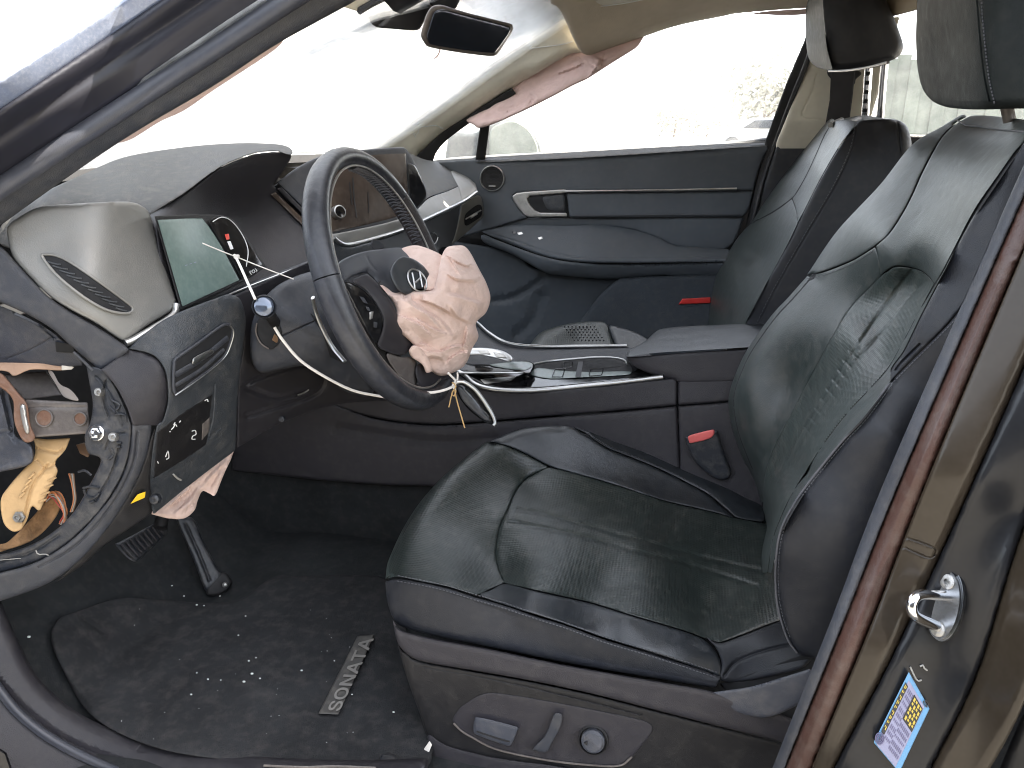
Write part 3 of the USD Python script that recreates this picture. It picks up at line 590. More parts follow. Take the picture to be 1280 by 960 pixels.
def stitches(line, surf, off=3.0, dash=2.6, gap=2.0, r=.00055, lift=.0012):
    c = resample(crv(line, 8), .5); t = np.gradient(c, axis=0); nr = np.stack([-t[:, 1], t[:, 0]], 1); nr /= np.linalg.norm(nr, axis=1, keepdims=True) + 1e-9; c = c + nr * off
    n, g = int(dash / .5), int((dash + gap) / .5); o = []
    for i in range(0, len(c) - n, g): o.append(tube(surf.pt(c[[i, i + n // 2, i + n]], lift), r, 5))
    return joined(*o)

def pipe(parent, name, outline, surf, mat, label=None, smooth=40, kind=None, **k):
    return part(parent, name, panel(outline, surf, **k), mat, smooth=smooth, label=label, kind=kind)

# ================================================================== passenger door
door = thing('passenger_door', 'closed far door with round speaker, chrome strip and curved armrest', 'car door', (-.2, .7, .2))
S_du = sy((547, 202, .695), (963, 180, .695), (640, 272, .685), (925, 272, .685), (600, 300, .68), (940, 320, .68))
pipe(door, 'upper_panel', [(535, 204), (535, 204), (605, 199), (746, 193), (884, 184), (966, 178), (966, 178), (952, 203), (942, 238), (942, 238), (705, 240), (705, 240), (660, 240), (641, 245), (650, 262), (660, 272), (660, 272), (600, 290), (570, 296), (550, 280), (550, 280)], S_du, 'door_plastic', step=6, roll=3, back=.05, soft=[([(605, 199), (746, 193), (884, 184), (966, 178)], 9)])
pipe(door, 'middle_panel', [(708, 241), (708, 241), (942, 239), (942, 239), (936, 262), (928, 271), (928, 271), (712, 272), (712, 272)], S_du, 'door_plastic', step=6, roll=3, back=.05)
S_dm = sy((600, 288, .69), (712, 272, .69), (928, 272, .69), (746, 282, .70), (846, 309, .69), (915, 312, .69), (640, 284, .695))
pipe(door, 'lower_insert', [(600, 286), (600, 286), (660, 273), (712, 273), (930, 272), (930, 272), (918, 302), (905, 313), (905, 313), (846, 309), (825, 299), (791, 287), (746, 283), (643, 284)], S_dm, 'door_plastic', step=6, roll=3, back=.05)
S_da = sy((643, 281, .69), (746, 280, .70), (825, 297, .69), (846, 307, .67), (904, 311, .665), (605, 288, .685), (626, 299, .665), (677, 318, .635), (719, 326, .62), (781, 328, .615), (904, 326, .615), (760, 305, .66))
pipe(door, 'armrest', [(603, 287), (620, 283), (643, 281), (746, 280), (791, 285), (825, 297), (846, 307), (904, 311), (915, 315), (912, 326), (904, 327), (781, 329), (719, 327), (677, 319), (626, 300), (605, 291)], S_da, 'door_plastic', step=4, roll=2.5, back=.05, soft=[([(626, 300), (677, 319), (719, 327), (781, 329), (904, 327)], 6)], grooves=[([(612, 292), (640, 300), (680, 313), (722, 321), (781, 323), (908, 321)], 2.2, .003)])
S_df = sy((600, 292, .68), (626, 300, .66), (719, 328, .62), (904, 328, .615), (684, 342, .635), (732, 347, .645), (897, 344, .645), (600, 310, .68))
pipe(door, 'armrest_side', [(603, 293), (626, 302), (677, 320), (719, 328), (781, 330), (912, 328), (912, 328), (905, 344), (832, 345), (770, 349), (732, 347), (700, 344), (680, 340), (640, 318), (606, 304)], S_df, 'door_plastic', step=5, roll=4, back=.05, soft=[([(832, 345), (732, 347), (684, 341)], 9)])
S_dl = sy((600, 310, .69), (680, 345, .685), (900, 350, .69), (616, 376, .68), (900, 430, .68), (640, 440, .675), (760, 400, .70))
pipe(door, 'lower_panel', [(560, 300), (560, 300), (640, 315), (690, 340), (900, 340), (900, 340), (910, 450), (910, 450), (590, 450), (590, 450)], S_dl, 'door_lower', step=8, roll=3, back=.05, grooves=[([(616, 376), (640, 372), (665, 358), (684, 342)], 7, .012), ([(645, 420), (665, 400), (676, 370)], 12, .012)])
S_dp = sy((763, 352, .645), (880, 346, .645), (726, 400, .65), (880, 420, .64))
pipe(door, 'map_pocket', [(772, 350), (787, 347), (884, 343), (905, 343), (905, 343), (905, 445), (905, 445), (690, 445), (690, 445), (726, 400), (752, 366)], S_dp, 'pocket_felt', step=5, roll=4, back=.05, soft=[([(726, 400), (752, 366), (772, 350), (787, 347)], 8)])
pipe(door, 'reflector', corners([(853, 373.5), (888, 371.5), (888, 379), (848, 380.5)]), Lift(S_dp, .004), 'red_plastic', 'bright red reflector on the lower far door', step=3, roll=1.2, back=.006)
S_lg = sy((605, 194, .745), (884, 178, .745), (605, 203, .692), (884, 187, .692))
pipe(door, 'window_ledge', [(536, 206), (536, 206), (548, 199), (605, 194), (746, 187), (884, 178), (970, 171), (970, 171), (966, 182), (966, 182), (884, 187), (746, 196), (605, 203)], S_lg, 'dash_top', 'dusty sunlit ledge along the far window', step=5, roll=2, back=.02)
# speaker
ce = S_du.pt([(615.5, 223)])[0]; vn = np.array([0.05, -1, 0.03]); vn /= np.linalg.norm(vn)
sp = part(door, 'speaker', lathe(ce, vn, [(.0, .0315), (.004, .0310), (.002, .006), (.0025, .001)], 36), 'black_plastic')
part(sp, 'speaker_ring', lathe(ce, vn, [(.001, .0325), (.006, .0355), (.0075, .0340), (.0075, .0330), (.004, .0315)], 40, ring=True), 'satin_chrome')
part(sp, 'speaker_badge', block(ce + vn * .0055 + np.array([0, 0, -.021]), (1, 0, 0), vn, (0, 0, 1), (.020, .002, .0045), .0008), 'satin_chrome')
hl = []
for i in range(-7, 8):
    for j in range(-7, 8):
        if i * i + j * j < 46 and j > -4: hl.append(lathe(ce + vn * .0035 + np.array([i * .0037 + (j % 2) * .0018, 0, j * .0036]), vn, [(-.001, .0012), (.0003, .0011), (.0005, .0004)], 6))
part(sp, 'grille', joined(*hl), 'trim_plastic', kind='stuff')
# handle bezel and strip
S_dh = Lift(S_du, .004)
bez = np.array([(640, 245), (646, 241), (658, 239.5), (705, 236.5), (708, 237), (708, 241), (704, 241.5), (662, 245), (659, 248), (662, 255), (669, 263), (675, 265.5), (708, 266), (709, 269.5), (708, 271), (660, 271.5), (655, 269), (648, 261), (641, 250)])
pipe(door, 'handle_bezel', bez, S_dh, 'satin_chrome', sharp=True, step=3, roll=1.2, back=.012)
S_dr = sy((660, 247, .72), (705, 241, .69), (707, 266, .69), (672, 263, .72))
pipe(door, 'handle_recess', [(657, 246), (663, 244), (704, 240), (704, 240), (707, 267), (707, 267), (674, 267), (666, 262)], Lift(S_du, .001), 'void_black', step=4, roll=.6, back=.01)
S_in = Lift(S_du, .003)
pipe(door, 'door_handle', [(678, 246), (690, 244), (703, 243), (706, 246), (707, 262), (704, 264), (686, 263), (680, 256)], S_in, 'dash_plastic', step=3, roll=3, back=.01)
part(door, 'chrome_strip', wire([(706, 239), (780, 238.5), (850, 237.5), (921, 236)], S_du, .0042, .004, n=10, ry=.0036), 'satin_chrome')
part(door, 'seam', wire([(711, 270), (800, 269), (925, 268.5)], S_du, .0009, .0014), 'stitch')
for (a, b) in (((640, 291), (644, 290)), ((646, 292), (652, 291)), ((672, 298), (677, 297))):
    pipe(door, 'window_switch', corners([(a[0], a[1] - 1.3), (b[0], b[1] - 1.3), (b[0] + 2, b[1] + 1.4), (a[0] + 2, a[1] + 1.6)]), Lift(S_da, .003), 'satin_chrome' if a[0] > 645 else 'gloss_black', step=2, roll=.6, back=.004)
# frame and glass
S_dg = sy((600, 197, .705), (960, 180, .705), (700, 90, .63), (990, 40, .60), (620, 150, .675))
part(door, 'window_glass', panel(corners([(520, 212), (968, 188), (1020, 20), (1000, -30), (720, -10), (600, 120)]), Lift(S_dg, -.02), step=30, roll=.5, back=.004), 'window_glass')
part(door, 'divider_bar', panel(corners([(600, 158), (612.5, 154), (606.5, 200), (594, 201)]), S_dg, step=4, roll=2.5, back=.03), 'black_plastic')
S_fr = sy((1005, 50, .612), (956, 176, .70), (935, 290, .70), (1012, 70, .61), (972, 176, .69), (942, 265, .69))
part(door, 'rear_frame', panel(corners([(1018, 10), (1005, 52), (982, 106), (957, 175), (945, 225), (932, 282), (912, 330), (928, 330), (944, 268), (962, 205), (974, 165), (1010, 76), (1034, 10)]), S_fr, step=4, roll=2.5, back=.05), 'black_plastic')
part(door, 'door_seal', wire([(1030, 10), (1009, 76), (990, 124), (971, 175), (955, 222), (943, 268), (930, 320)], S_fr, .0065, .004), 'rubber')
part(door, 'belt_weatherstrip', wire([(535, 203), (605, 198), (746, 191.5), (884, 182.5), (966, 173)], S_dg, .004, -.03), 'rubber')

# wing mirror outside the far door
wm = thing('wing_mirror', 'pale dusty wing mirror outside the far door glass', 'mirror', (-.75, .9, .9))
S_wm = sy((565, 200, .95), (675, 196, 1.02), (640, 150, 1.0), (560, 170, .95))
pipe(wm, 'mirror_housing', [(556, 206), (556, 206), (560, 172), (570, 165), (592, 166), (612, 156), (640, 148), (662, 158), (674, 176), (677, 193), (672, 205), (672, 205)], Lift(S_wm, -.01), 'mirror_housing', step=4, roll=5, back=.10)
pipe(wm, 'mirror_glass', [(612, 202), (612, 202), (612, 170), (618, 158), (640, 151), (659, 160), (670, 177), (673, 192), (668, 202), (668, 202)], S_wm, 'mirror_pale', step=4, roll=2, back=.005)
for k in range(6):
    pipe(wm, 'scratch_mark', corners([(578 + (k % 3) * 2, 178 + k * 3.2), (587 - (k % 2) * 3, 178.6 + k * 3.2), (587 - (k % 2) * 3, 180 + k * 3.2), (578 + (k % 3) * 2, 179.6 + k * 3.2)]), Lift(S_wm, .003), 'trim_plastic', step=3, roll=.3, back=.002)

# far curtain airbag
S_ca = sy((590, 152, .625), (640, 128, .61), (700, 92, .59), (735, 85, .565), (790, 55, .57), (660, 112, .61), (712, 60, .60))
cbag = thing('curtain_airbag', 'pink curtain airbag hanging limp over the far door glass', 'airbag', (-.45, .57, 1.12))
pipe(cbag, 'bag', [(583, 150), (598, 141), (614, 132), (632, 114), (650, 97), (676, 80), (708, 60), (735, 52), (770, 50), (806, 44), (806, 44), (797, 58), (784, 67), (760, 82), (735, 98), (716, 107), (688, 122), (660, 136), (636, 147), (622, 153), (611, 157), (598, 160), (592, 156)], S_ca, 'curtain_fabric', step=2.5, roll=6, back=.03,
     bump=cloth(13, .005, 3, [[(618, 140), (650, 134), (668, 116)], [(660, 118), (668, 122), (662, 132)], [(742, 70), (752, 78), (738, 96)], [(736, 76), (744, 84), (730, 100)], [(757, 64), (748, 82), (738, 96)], [(690, 95), (720, 84), (735, 76)], [(600, 150), (625, 146), (660, 132)]], 4, .008))
pipe(cbag, 'tether', [(606, 133), (606, 133), (640, 112), (640, 112), (636, 120), (614, 136), (610, 140)], Lift(S_ca, -.004), 'void_black', 'black mounting strip of the curtain airbag', step=3, roll=1, back=.006)
pipe(cbag, 'bag_end', [(924, 20), (924, 20), (960, 14), (1010, 11), (1010, 11), (1012, 17), (985, 19), (940, 18)], sy((930, 18, .55), (1008, 14, .55), (970, 20, .56)), 'curtain_fabric', step=3, roll=2, back=.01)

# ================================================================== dashboard
dash = thing('dashboard', 'black dashboard with its left end cover removed and screens switched off', 'dashboard', (-.8, 0, .7))
S_ho = sy((189, 265, -.50), (230, 240, -.44), (272, 209, -.36), (320, 192, -.27), (364, 191, -.19), (108, 217, -.40), (157, 196, -.32), (230, 184, -.24), (320, 178, -.16), (36, 255, -.52), (148, 256, -.50), (49, 258, -.53), (100, 240, -.48), (150, 300, -.50), (60, 300, -.52))
pipe(dash, 'cluster_hood', [(0, 285), (30, 258), (60, 238), (108, 216), (157, 196), (230, 184), (295, 179), (344, 180), (361, 184), (366, 190), (362, 194), (344, 189), (322, 191), (302, 197), (272, 211), (230, 242), (190, 268), (170, 290), (100, 310), (10, 310)], S_ho, 'dash_top', step=4, roll=4, back=.02, soft=[([(108, 216), (157, 196), (230, 184), (295, 179), (344, 180)], 9), ([(190, 268), (230, 242), (272, 211), (302, 197)], 5)])
S_sh = sy((189, 266, -.50), (272, 210, -.355), (364, 192, -.18), (197, 275, -.52), (249, 272, -.40), (341, 231, -.20), (384, 329, -.22), (300, 275, -.27), (226, 392, -.55), (300, 350, -.37), (392, 338, -.22))
pipe(dash, 'cluster_shroud', [(186, 270), (230, 243), (272, 212), (302, 198), (322, 192), (344, 190), (364, 193), (357, 209), (342, 231), (342, 231), (356, 250), (386, 288), (394, 340), (394, 340), (328, 360), (226, 400), (226, 400), (203, 340), (194, 290)], S_sh, 'side_plastic', 'dark inner shroud around the gauge screen', step=5, roll=3, back=.03)
pipe(dash, 'shroud_louvre', corners([(338, 243), (345, 240), (382, 276), (382, 286)]), Lift(S_sh, .006), 'screen_brown', step=4, roll=2, back=.01)
pipe(dash, 'shroud_louvre', corners([(346, 236), (352, 234), (386, 268), (384, 274)]), Lift(S_sh, .008), 'side_plastic', step=4, roll=2, back=.01)
pipe(dash, 'dash_core', corners([(334, 238), (352, 226), (425, 205), (425, 330), (350, 340)]), sy((334, 238, -.14), (425, 205, -.02), (350, 340, -.14)), 'void_black', step=10, roll=2, back=.03)
S_cl = sy((197, 273, -.545), (226, 382, -.555), (249, 272, -.445), (299, 350, -.425), (328, 331, -.36))
pipe(dash, 'gauge_housing', [(193, 270), (193, 270), (255, 268), (287, 272), (302, 288), (333, 333), (333, 333), (300, 354), (226, 388), (226, 388)], Lift(S_cl, .002), 'black_plastic', step=5, roll=2, back=.02)
scr = pipe(dash, 'gauge_screen', [(197, 275), (197, 275), (246, 273), (256, 277), (275, 305), (299, 350), (299, 350), (228, 383), (228, 383)], Lift(S_cl, .004), 'screen_green', 'dusty green tinted gauge screen, switched off', step=6, roll=.7, back=.004)
pod = pipe(dash, 'gauge_dial', [(262, 276), (275, 271), (288, 275), (301, 290), (328, 331), (328, 331), (302, 349), (302, 349), (284, 315), (266, 287)], Lift(S_cl, .0055), 'gloss_black', step=5, roll=.7, back=.004)
part(pod, 'dial_ring', wire([(266, 277), (277, 271.5), (289, 276), (302, 292), (310, 312), (308, 333)], S_cl, .0007, .0068), 'white_print')
part(pod, 'gauge_needle', panel(corners([(281, 293), (286, 292), (287, 299), (283, 300)]), Lift(S_cl, .008), step=2, roll=.5, back=.001), 'red_icon')
part(pod, 'dial_mark', panel(corners([(284, 302), (288, 301), (292, 311), (288, 312)]), Lift(S_cl, .008), step=2, roll=.5, back=.001), 'white_print')
part(pod, 'odometer_print', text_on('(0)', (313, 343), (9, -4), S_cl, 4, .0075), 'white_print')
part(scr, 'screen_print', text_on('---', (232, 334), (14, -4.5), S_cl, 5, .0055), 'sticker_pale')
S_bz = sy((226, 392, -.57), (285, 367, -.45), (384, 328, -.31), (224, 402, -.585), (290, 377, -.46), (394, 342, -.32))
pipe(dash, 'gauge_bezel', [(222, 393), (222, 393), (250, 380), (285, 365), (340, 343), (388, 325), (388, 325), (396, 340), (396, 340), (340, 356), (290, 377), (222, 408), (222, 408)], S_bz, 'trim_plastic', step=4, roll=2, back=.03)
part(dash, 'bezel_line', wire([(228, 392), (236, 393), (250, 386), (285, 369), (340, 347), (384, 330)], S_bz, .0016, .004), 'satin_chrome')

S_en = sy((7, 294, -.685), (20, 275, -.675), (148, 252, -.585), (189, 272, -.535), (203, 324, -.55), (218, 370, -.56), (218, 388, -.57), (157, 428, -.645), (62, 370, -.69), (110, 340, -.66), (80, 300, -.655))
end = pipe(dash, 'end_cover', [(9, 292), (10, 283), (20, 274), (49, 259), (100, 254), (148, 252), (166, 253), (178, 258), (188, 270), (203, 322), (217, 366), (219, 378), (214, 388), (185, 406), (160, 424), (150, 424), (120, 404), (90, 388), (62, 370), (36, 344), (16, 320)], S_en, 'silver_panel', 'broad silver grey end wing of the dashboard with a slotted vent', step=4, roll=4, back=.02, soft=[([(148, 252), (178, 258), (188, 270), (203, 322), (217, 366)], 9), ([(20, 274), (49, 259), (100, 254)], 6)])
part(end, 'chrome_edge', wire([(157, 429), (168, 424), (190, 411), (210, 399), (219, 390), (220, 380)], S_en, .0046, .002, n=10), 'satin_chrome')
slot = [(53, 321), (58, 318), (72, 320), (90, 329), (125, 353), (160, 379), (166, 386), (162, 391), (148, 391), (128, 385), (100, 368), (70, 343)]
vs = part(end, 'vent_slot', panel(slot, Lift(S_en, .003), step=3, roll=1, back=.004), 'void_black')
rim_ = np.vstack([crv(slot, 8, True)]); rim_ = np.vstack([rim_, rim_[:1]])
part(vs, 'vent_rim', tube(S_en.pt(resample(rim_, 3, False)[:-1], .0035), .0018, 8, closed=True), 'silver_panel')
for k in range(11):
    x = 64 + 8.8 * k; yt = 321 + 5.9 * k
    part(vs, 'louvre', wire([(x - 3, yt + .5), (x + 8, yt + 6.5), (x + 15, yt + 10)] if 0 else [(x - 7, yt + 5), (x + 4, yt + 8.5), (x + 12, yt + 9.5)], S_en, .0006, .0040, ry=.0010), 'dash_plastic')

# dash end: the open side with frame, duct, metal beam
S_fe = sy((0, 310, -.70), (62, 372, -.695), (154, 430, -.66), (125, 462, -.665), (0, 372, -.70), (164, 531, -.665), (120, 540, -.68), (0, 700, -.705), (188, 540, -.66), (112, 690, -.69))
pipe(dash, 'end_frame', [(-40, 290), (-40, 290), (0, 308), (18, 326), (40, 350), (62, 372), (90, 391), (120, 408), (154, 430), (162, 438), (162, 438), (128, 462), (116, 455), (98, 440), (84, 428), (66, 412), (40, 396), (0, 378), (-40, 366), (-40, 366)], S_fe, 'trim_plastic', 'dark upper rail of the open dashboard end', step=4, roll=5, back=.04)
S_du2 = sy((0, 375, -.67), (90, 440, -.64), (0, 455, -.64), (70, 410, -.66))
pipe(dash, 'air_duct', [(-40, 370), (-40, 370), (0, 382), (40, 400), (66, 416), (92, 438), (104, 455), (104, 455), (88, 458), (-40, 458), (-40, 458)], S_du2, 'dark_duct', step=5, roll=3, back=.05, grooves=[([(18, 390), (45, 403), (68, 421)], 4, .006), ([(10, 448), (40, 436), (68, 420)], 2, .002)])
pipe(dash, 'duct_clip', corners([(69, 427), (92, 431), (93, 441), (70, 440)]), Lift(S_du2, .004), 'void_black', step=3, roll=1, back=.01)
part(dash, 'frame_rib', wire([(92, 440), (108, 455), (116, 463)], S_fe, .0018, .004), 'trim_plastic')
pipe(dash, 'inner_panel', corners([(-40, 440), (110, 440), (180, 530), (150, 620), (60, 700), (-40, 730)]), sy((0, 500, -.50), (150, 500, -.50), (60, 700, -.52)), 'void_black', step=12, roll=3, back=.02)
pipe(dash, 'foam_strip', [(-40, 452), (-40, 452), (0, 453), (76, 455), (80, 459), (76, 463), (40, 462), (18, 470), (6, 464), (-40, 462), (-40, 462)], sy((0, 458, -.655), (78, 458, -.63), (20, 470, -.65)), 'foam', 'tan foam strip across the open dashboard end', step=3, roll=1.5, back=.01)
pipe(dash, 'foam_tip', corners([(77, 455), (93, 459), (90, 462), (77, 463)]), sy((0, 458, -.656), (78, 458, -.632), (20, 470, -.65)), 'cord_white', step=3, roll=1, back=.008)
pipe(dash, 'grey_module', corners([(4, 468), (58, 464), (78, 494), (30, 500)]), sy((4, 468, -.62), (58, 464, -.60), (30, 500, -.63)), 'grey_metal', step=5, roll=2, back=.05)
pipe(dash, 'white_strap', [(60, 464), (66, 465), (75, 480), (88, 487), (98, 499), (94, 501), (80, 496), (72, 484)], sy((60, 465, -.63), (98, 500, -.65), (80, 480, -.64)), 'grey_strap', step=3, roll=1.2, back=.004)
S_be = sy((25, 502, -.665), (110, 503, -.645), (40, 547, -.675), (112, 543, -.655))
beam = pipe(dash, 'metal_beam', corners([(22, 503), (34, 499), (110, 503), (113, 542), (40, 547), (28, 538)]), S_be, 'grey_metal', 'grey steel cross beam with two round holes', step=3, roll=3, back=.04, grooves=[([(30, 509), (108, 509)], 3, .002)])
for (hx, hy, hr) in ((55, 522.5, 10.5), (100, 523.5, 8)):
    h = part(beam, 'hole', panel([(hx + hr * math.cos(t), hy + hr * math.sin(t)) for t in np.linspace(0, 6.283, 14)[:-1]], Lift(S_be, .0015), step=2.5, roll=.6, back=.002), 'rust_metal')
    part(beam, 'hole_rim', tube(S_be.pt([(hx + hr * math.cos(t), hy + hr * math.sin(t)) for t in np.linspace(0, 6.283, 25)[:-1]], .002), .0011, 6, closed=True), 'grey_metal')
pipe(dash, 'rusty_bracket', [(0, 466), (10, 475), (22, 490), (34, 505), (38, 530), (44, 548), (30, 552), (18, 528), (16, 500), (0, 484), (-30, 470), (-30, 455)], sy((0, 470, -.68), (36, 510, -.675), (36, 548, -.685)), 'rust_metal', step=4, roll=3, back=.01)
pipe(dash, 'weld_bead', [(25, 508), (31, 506), (34, 522), (37, 540), (32, 541), (27, 525)], sy((0, 470, -.685), (36, 510, -.680), (36, 548, -.690)), 'steel', step=3, roll=3, back=.006)
pipe(dash, 'grey_bracket', [(-40, 480), (-40, 480), (4, 482), (14, 505), (18, 528), (20, 545), (38, 555), (42, 572), (34, 582), (0, 590), (-40, 596), (-40, 596)], sy((0, 485, -.67), (16, 520, -.67), (40, 565, -.68), (0, 588, -.69)), 'dark_duct', step=4, roll=5, back=.03, grooves=[([(4, 490), (10, 515), (16, 540)], 5, .008), ([(-10, 545), (10, 540), (20, 552)], 4, .004)])
S_ye = sy((42, 548, -.655), (88, 548, -.645), (70, 590, -.665), (11, 609, -.685), (17, 664, -.695), (47, 637, -.675))
yel = pipe(dash, 'yellow_bracket', [(41, 547), (41, 547), (60, 549), (88, 547), (88, 547), (82, 562), (69, 578), (72, 590), (60, 615), (50, 638), (40, 633), (34, 650), (26, 662), (15, 664), (4, 652), (1, 625), (11, 608), (28, 588), (41, 574), (44, 560)], S_ye, 'yellow_plastic', 'yellow plastic bracket in the open dashboard end', step=3, roll=3, back=.02, grooves=[([(45, 560), (70, 566), (80, 560)], 3, .004), ([(30, 655), (40, 610), (60, 580)], 3, .004), ([(46, 575), (58, 585), (68, 580)], 3, .003)])
for k in range(4): part(yel, 'rib', wire([(24 + 4 * k, 622 - 8 * k), (31 + 4 * k, 615 - 8 * k)], S_ye, .0016, .002), 'yellow_plastic')
for k in range(4): part(yel, 'rib', wire([(48 + 4 * k, 628 - 9 * k), (58 + 4 * k, 624 - 9 * k)], S_ye, .0014, .002), 'yellow_plastic')
part(yel, 'bolt', lathe(S_ye.pt([(25, 646)], .001)[0], -fwd, [(0, .0085), (.003, .0085), (.003, .006), (.008, .0055), (.008, .003), (.005, .0025)], 6), 'steel')
pipe(dash, 'insulation', [(-40, 668), (-40, 668), (0, 680), (20, 668), (46, 640), (62, 622), (76, 630), (66, 652), (40, 676), (0, 690), (-40, 700), (-40, 700)], sy((0, 680, -.66), (62, 625, -.64), (66, 650, -.65)), 'tan_insulation', step=3, roll=3, back=.03, bump=cloth(60, .004, 5))
g = np.random.default_rng(11)
S_wi = sy((58, 622, -.655), (85, 620, -.65), (78, 655, -.665), (90, 590, -.64))
for k in range(14):
    a, m = g.uniform(-3, 3, 2), g.uniform(-6, 6, 2)
    part(dash, 'wire', wire([(56 + a[0], 626 + a[1]), (66 + m[0] * .4, 618 + m[1] * .6), (76 + m[0], 624 + m[1]), (82 + m[0] * .5, 640 + m[1] * .3), (74 + k * .7, 655 + a[1])], S_wi, .0009, .002 + .004 * g.random(), n=6), ['orange_wire', 'red_wire', 'brown_wire', 'grey_wire', 'orange_wire'][k % 5])
for k in range(4): part(dash, 'wire', wire([(86 + k * 2, 592), (90 + k * 1.2, 606 + k), (92 + k, 625), (88 + k, 640)], S_wi, .0009, .003, n=6), ['orange_wire', 'brown_wire', 'grey_wire', 'brown_wire'][k])
pipe(dash, 'connector', corners([(95, 556), (106, 553), (114, 565), (110, 572), (100, 567)]), sy((95, 556, -.62), (114, 565, -.62), (100, 570, -.63)), 'brown_wire', step=3, roll=2, back=.015)
# black side casting with its bolts
S_ca2 = sy((110, 460, -.672), (160, 530, -.672), (120, 545, -.680), (150, 600, -.682), (60, 690, -.70), (0, 715, -.705))
cast = pipe(dash, 'side_casting', [(108, 458), (108, 458), (124, 460), (138, 474), (150, 496), (160, 520), (164, 536), (160, 572), (146, 606), (118, 646), (80, 682), (40, 704), (-40, 726), (-40, 726), (-40, 700), (-40, 700), (20, 688), (62, 668), (92, 640), (112, 606), (126, 575), (110, 566), (106, 545), (113, 528), (116, 505), (112, 480)], S_ca2, 'rubber', 'ribbed black plastic casting around the open dashboard end', step=4, roll=3, back=.03,
  grooves=[([(120, 470), (134, 486), (146, 510), (154, 530)], 2.5, .003), ([(132, 478), (130, 500), (136, 520)], 3, .004), ([(132, 560), (140, 545), (156, 541)], 2.5, .003), ([(150, 555), (140, 590), (120, 625)], 2.5, .004), ([(0, 702), (40, 690), (75, 668)], 3, .003)])
for (bx, by, r_, hgt) in ((122, 541, .0105, .012), (125, 490, .0055, .006), (143, 546, .0062, .006)):
    part(cast, 'bolt', joined(lathe(S_ca2.pt([(bx, by)])[0], -fwd, [(-.004, r_), (.004, r_), (.005, r_ * .9)], 24), lathe(S_ca2.pt([(bx, by)], .004)[0], -fwd, [(0, r_ * .68), (hgt * .6, r_ * .66), (hgt * .65, r_ * .5), (hgt * .3, r_ * .35)], 6)), 'steel' if r_ < .01 else 'chrome', label='large shiny bolt' if r_ > .01 else None)
for ln in ([(140, 500), (150, 506), (146, 512)], [(136, 508), (144, 516)], [(144, 518), (156, 518), (158, 527)], [(146, 553), (152, 554)], [(146, 558), (151, 559)], [(138, 560), (142, 568), (136, 574)], [(105, 612), (108, 620), (118, 622), (124, 616)], [(104, 610), (114, 608), (124, 610)], [(112, 628), (118, 626)], [(98, 590), (106, 588), (114, 594)]):
    part(cast, 'clip', wire(ln, S_ca2, .0016, .001), 'rubber')
part(cast, 'scratch', joined(wire([(45, 688), (48, 693), (58, 693), (67, 699)], S_ca2, .0008, .0006), wire([(0, 700), (26, 698)], S_ca2, .0005, .0006), wire([(30, 716), (54, 702)], S_ca2, .0006, .0006)), 'grey_wire')
S_r1 = sy((165, 532, -.672), (188, 535, -.655), (105, 660, -.70), (139, 656, -.68), (0, 735, -.715), (60, 722, -.705))
pipe(dash, 'end_flange', [(165, 530), (165, 530), (190, 530), (190, 530), (186, 560), (178, 584), (160, 622), (136, 658), (108, 692), (78, 718), (40, 738), (-40, 764), (-40, 764), (-40, 728), (-40, 728), (0, 716), (42, 704), (82, 681), (115, 650), (144, 611), (159, 575)], S_r1, 'trim_plastic', 'broad curved flange round the open dashboard end', step=4, roll=5, back=.03, grooves=[([(172, 540), (168, 575), (152, 612), (124, 652), (92, 684), (50, 708)], 2.5, .003)])

# driver's lower panel
S_lp = sy((160, 437, -.648), (205, 470, -.638), (197, 535, -.645), (285, 368, -.53), (300, 400, -.51), (296, 480, -.50), (293, 565, -.48), (190, 640, -.62), (218, 452, -.625), (240, 600, -.55))
pipe(dash, 'panel_end', [(126, 462), (126, 462), (160, 437), (160, 437), (186, 443), (200, 453), (207, 470), (209, 500), (203, 525), (196, 532), (196, 532), (166, 532), (166, 532), (158, 508), (144, 482)], S_lp, 'side_plastic', step=4, roll=3, back=.03, soft=[([(186, 443), (200, 453), (207, 470), (209, 500), (203, 525)], 7)])
low = pipe(dash, 'lower_panel', [(160, 436), (160, 436), (190, 410), (220, 392), (285, 367), (285, 367), (300, 374), (307, 400), (303, 440), (298, 483), (295, 540), (294, 563), (294, 563), (240, 604), (192, 643), (192, 643), (186, 620), (188, 575), (196, 533), (203, 526), (210, 500), (208, 469), (200, 452), (187, 442)], S_lp, 'dash_plastic', step=4, roll=3, back=.03, soft=[([(285, 367), (300, 374), (307, 400), (303, 440)], 10)], grooves=[([(190, 598), (240, 565), (275, 535)], 2, .002), ([(268, 480), (266, 520), (260, 545)], 2, .003)])
vent = [(218, 454), (222, 447), (250, 427), (276, 408), (286, 406), (291, 413), (288, 428), (280, 445), (262, 462), (240, 478), (219, 492)]
vo = part(low, 'air_vent', panel(vent, Lift(S_lp, .003), step=3, roll=1.5, back=.004), 'void_black')
vr = crv(vent, 8, True)
part(vo, 'vent_frame', tube(S_lp.pt(resample(vr, 3, True), .004), .0022, 8, closed=True), 'trim_plastic')
part(vo, 'vent_edge', wire([(219, 494), (240, 480), (263, 463), (281, 446), (289, 429), (292, 414), (287, 406)], S_lp, .0011, .0065), 'satin_chrome')
part(vo, 'vent_blade', wire([(219, 469), (250, 450), (285, 422)], S_lp, .0012, .005, ry=.004), 'trim_plastic')
part(vo, 'vent_blade', wire([(219, 482), (250, 463), (280, 437)], S_lp, .0012, .004, ry=.003), 'trim_plastic')
part(vo, 'vent_knob', panel([(240, 451), (244, 446), (262, 437), (267, 438), (265, 443), (246, 455), (241, 456)], Lift(S_lp, .009), step=2, roll=2.5, back=.01), 'satin_chrome')
